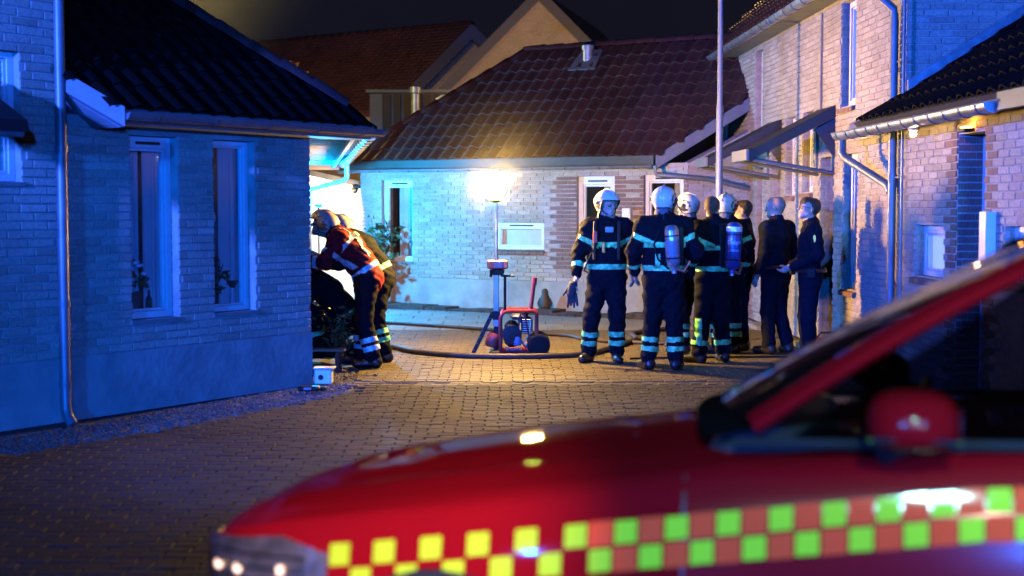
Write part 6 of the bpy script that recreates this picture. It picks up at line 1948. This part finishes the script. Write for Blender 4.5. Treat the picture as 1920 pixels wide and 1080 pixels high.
# greenhouse
def AP(sd, t_): return Vector((1.66 + t_ * .80, sd * (.80 - .13 * t_), 1.075 + t_ * .475))
mb = MB()
for sd in (-1, 1):
    pts = [AP(sd, k / 8) + Vector((0, 0, .025 * math.sin(math.pi * k / 8))) for k in range(9)] + [Vector((2.75, sd * .655, 1.615)), Vector((3.3, sd * .65, 1.63)), Vector((3.9, sd * .645, 1.575)), Vector((4.25, sd * .68, 1.35)), Vector((4.36, sd * .74, 1.05))]
    tm = MB()
    n = len(pts); vs = []
    for i, p_ in enumerate(pts):
        d_ = (pts[min(i + 1, n - 1)] - pts[max(i - 1, 0)]).normalized()
        nn = Vector((-d_.z, 0, d_.x)).normalized()
        h_ = .031 if i < 9 else .045
        vs += [p_ - nn * h_ + Vector((0, sd * .006, 0)), p_ - nn * h_ * .6 + Vector((0, sd * .026, 0)), p_ + Vector((0, sd * .022, 0)), p_ + nn * h_ * .8 + Vector((0, -sd * .02, 0)), p_ + nn * h_ * .3 + Vector((0, -sd * .06, 0)), p_ - nn * h_ + Vector((0, -sd * .03, 0))]
    fs = [(i * 6 + j, i * 6 + (j + 1) % 6, (i + 1) * 6 + (j + 1) % 6, (i + 1) * 6 + j) for i in range(n - 1) for j in range(6)]
    tm.add(vs, fs)
    tm.build('pillar', PAINT, car, smooth=True, local=True)
    bt = MB(); bt.hexa((2.62, sd * .835, 1.03), (.07, 0, 0), (0, -sd * .03, 0), (.06, -sd * .15, .55)); bt.hexa((3.52, sd * .83, 1.05), (.07, 0, 0), (0, -sd * .03, 0), (.06, -sd * .15, .52)); bt.build('door_post', BLACKPL, car, local=True)
    gm_ = MB()
    gm_.quad((1.76, sd * .80, 1.045), (2.61, sd * .825, 1.055), (2.68, sd * .665, 1.57), (2.46, sd * .67, 1.535)); gm_.build('side_window', CARGLASS, car, local=True)
    gm_ = MB(); gm_.quad((2.70, sd * .825, 1.06), (3.52, sd * .82, 1.07), (3.58, sd * .655, 1.57), (2.76, sd * .665, 1.58)); gm_.build('side_window', CARGLASS, car, local=True)
    gm_ = MB(); gm_.quad((3.60, sd * .82, 1.07), (4.28, sd * .75, 1.09), (4.05, sd * .66, 1.46), (3.66, sd * .655, 1.56)); gm_.build('side_window', CARGLASS, car, local=True)
    ct = MB(); ct.tube([(1.62, sd * .845, 1.03), (2.4, sd * .862, 1.052), (3.4, sd * .855, 1.075), (4.25, sd * .80, 1.09)], .014, 6); ct.build('window_trim', BLACKPL, car, local=True, smooth=True)
rm = MB(); vs = []
RX = [(2.40, 1.585), (2.55, 1.63), (2.8, 1.66), (3.3, 1.675), (3.8, 1.63), (4.05, 1.56)]
for x, z in RX:
    for k in range(11):
        y = -.66 + 1.32 * k / 10
        vs.append((x, y, z - .045 * (abs(y) / .66) ** 2.4))
rm.add(vs, [(i * 11 + k, (i + 1) * 11 + k, (i + 1) * 11 + k + 1, i * 11 + k + 1) for i in range(len(RX) - 1) for k in range(10)])
rm.build('roof', PAINT, car, smooth=True, local=True)
ws = MB(); vs = []
for i in range(9):
    t_ = i / 8
    for k in range(13):
        u = -1 + 2 * k / 12
        a = AP(1, t_); hw = abs(a.y) - .02
        bul = .13 * (1 - t_ * .55) * (1 - u * u)
        vs.append((a.x - bul, u * hw, a.z + .018 * math.sin(math.pi * t_) + .02 * (1 - u * u)))
ws.add(vs, [(i * 13 + k, i * 13 + k + 1, (i + 1) * 13 + k + 1, (i + 1) * 13 + k) for i in range(8) for k in range(12)])
ws.build('windscreen', CARGLASS, car, smooth=True, local=True)
rw = MB(); rw.quad((4.06, -.62, 1.55), (4.06, .62, 1.55), (4.38, .70, 1.10), (4.38, -.70, 1.10)); rw.build('rear_window', CARGLASS, car, local=True)
cw = MB(); vs = []
for i, (dx, dz) in enumerate(((-.16, -.005), (-.05, .018), (.06, .03))):
    for k in range(13):
        u = -1 + 2 * k / 12
        vs.append((1.66 + dx * .75 - .08 * (1 - u * u), u * .80, 1.038 + dz + .030 * (1 - u * u)))
cw.add(vs, [(i * 13 + k, i * 13 + k + 1, (i + 1) * 13 + k + 1, (i + 1) * 13 + k) for i in range(2) for k in range(12)])
cw.build('cowl', mat('cowl_black', (.006, .006, .007), .8, spec=.0), car, smooth=True, local=True)
for y0, y1 in ((-.62, -.05), (.02, .60)):
    wm = MB(); wm.tube([(1.60, y0 + .5, 1.085), (1.63, y0 + .25, 1.105), (1.70, y0, 1.11)], .012, 6); wm.tube([(1.58, y1, 1.10), (1.60, (y0 + y1) / 2, 1.115), (1.69, y0, 1.11)], .010, 6); wm.build('wiper', mat('cowl_black', (0, 0, 0)), car, smooth=True, local=True)
# mirrors
for sd in (-1, 1):
    mx = MB(); NU, NV = 24, 13
    sp = lambda c, e: math.copysign(abs(c) ** e, c)
    for i in range(NV):
        v_ = -math.pi / 2 + math.pi * i / (NV - 1)
        for j in range(NU):
            u_ = 2 * math.pi * j / NU
            z_ = sp(math.sin(v_), .7)
            mx.v.append((.105 * sp(math.cos(v_), .7) * sp(math.cos(u_), .75), .125 * sp(math.cos(v_), .7) * sp(math.sin(u_), .75), .085 * z_ if z_ > 0 else .055 * z_))
    for i in range(NV - 1):
        for j in range(NU):
            mx.f.append((i * NU + j, i * NU + (j + 1) % NU, (i + 1) * NU + (j + 1) % NU, (i + 1) * NU + j)); mx.m.append(0); mx.t.append(0.0)
    o = mx.build('mirror', PAINT, car, smooth=True, local=True)
    o.location = (2.04, sd * 1.03, 1.105)
    q = MB(); q.bbox((0, 0, -.022), (.205, .235, .012), .05); q.build('mirror_trim', CHROME, o, local=True)
    q = MB(); q.bbox((.103, 0, 0), (.006, .17, .10), .003); q.build('mirror_glass', CHROME, o, local=True)
    q = MB(); q.tube([(0, -sd * .10, -.04), (-.05, -sd * .20, -.09)], .03, 8); q.build('mirror_arm', BLACKPL, o, smooth=True, local=True)
# inside: seats, dashboard, wheel
INT = mat('car_interior', (.02, .02, .022), .8)
for sd in (-1, 1):
    st = MB(); st.bbox((2.75, sd * .38, .85), (.14, .48, .75), .06); st.bbox((2.50, sd * .38, .55), (.5, .48, .16), .05); st.bbox((2.80, sd * .38, 1.33), (.09, .26, .18), .04); st.build('seat', INT, car, smooth=True, local=True)
db = MB(); db.bbox((1.72, 0, .96), (.36, 1.45, .18), .05); db.build('dashboard', INT, car, smooth=True, local=True)
sw = MB(); sw.tube([(2.06 + .06 * math.sin(a), -.38 + .18 * math.cos(a), 1.0 + .17 * math.sin(a)) for a in [2 * math.pi * k / 20 for k in range(20)]], .014, 6, closed=True); sw.build('steering_wheel', BLACKPL, car, smooth=True, local=True)

# ------------------------------------------------------------------ drifting fumes by the left roof, and an added halo at the ball lamp
def smoke_and_halo(c, r, dens, scale, seed, col=(.8, .8, .8)):
    """rounded lump of drifting fumes, also used for the added lamp halo, density thinning outwards and broken by noise"""
    mb = MB(); prof = [(math.sin(math.pi * i / 10) * r[0], -math.cos(math.pi * i / 10) * r[2]) for i in range(11)]
    mb.lathe(prof, (0, 0, 0), 20)
    mb.v = [(x, y * r[1] / r[0], z) for x, y, z in mb.v]
    m = bpy.data.materials.new('smoke_and_halo'); m.use_nodes = True
    n = m.node_tree; n.nodes.clear(); L = n.links.new
    o = n.nodes.new('ShaderNodeOutputMaterial'); p = n.nodes.new('ShaderNodeVolumePrincipled')
    p.inputs['Color'].default_value = (*col, 1); p.inputs['Anisotropy'].default_value = .2
    tc = n.nodes.new('ShaderNodeTexCoord')
    sc = n.nodes.new('ShaderNodeVectorMath'); sc.operation = 'DIVIDE'; sc.inputs[1].default_value = r
    ln = n.nodes.new('ShaderNodeVectorMath'); ln.operation = 'LENGTH'
    fa = n.nodes.new('ShaderNodeMapRange'); fa.interpolation_type = 'SMOOTHSTEP'
    fa.inputs['From Min'].default_value = .98; fa.inputs['From Max'].default_value = .1; fa.inputs['To Min'].default_value = 0; fa.inputs['To Max'].default_value = dens
    no = n.nodes.new('ShaderNodeTexNoise'); no.inputs['Scale'].default_value = scale; no.inputs['Detail'].default_value = 3
    mp = n.nodes.new('ShaderNodeMapRange'); mp.inputs['From Min'].default_value = .35; mp.inputs['From Max'].default_value = .7; mp.inputs['To Min'].default_value = .35; mp.inputs['To Max'].default_value = 1.2
    mu = n.nodes.new('ShaderNodeMath'); mu.operation = 'MULTIPLY'
    L(tc.outputs['Object'], sc.inputs[0]); L(sc.outputs[0], ln.inputs[0]); L(ln.outputs['Value'], fa.inputs['Value'])
    L(tc.outputs['Object'], no.inputs['Vector']); L(no.outputs['Fac'], mp.inputs['Value'])
    L(fa.outputs[0], mu.inputs[0]); L(mp.outputs[0], mu.inputs[1]); L(mu.outputs[0], p.inputs['Density']); L(p.outputs[0], o.inputs['Volume'])
    q = mb.build('smoke_and_halo', m, None, smooth=True); q.location = c
    return tag(q, kind='stuff')
smoke_and_halo((-.1, 15.8, 2.15), (1.2, .8, 1.05), .018, 1.4, 1)  # added halo volume round the ball lamp, in place of lens bloom
smoke_and_halo((-5.6, 24.5, 6.0), (2.6, 2.0, 2.4), .03, .7, 2)
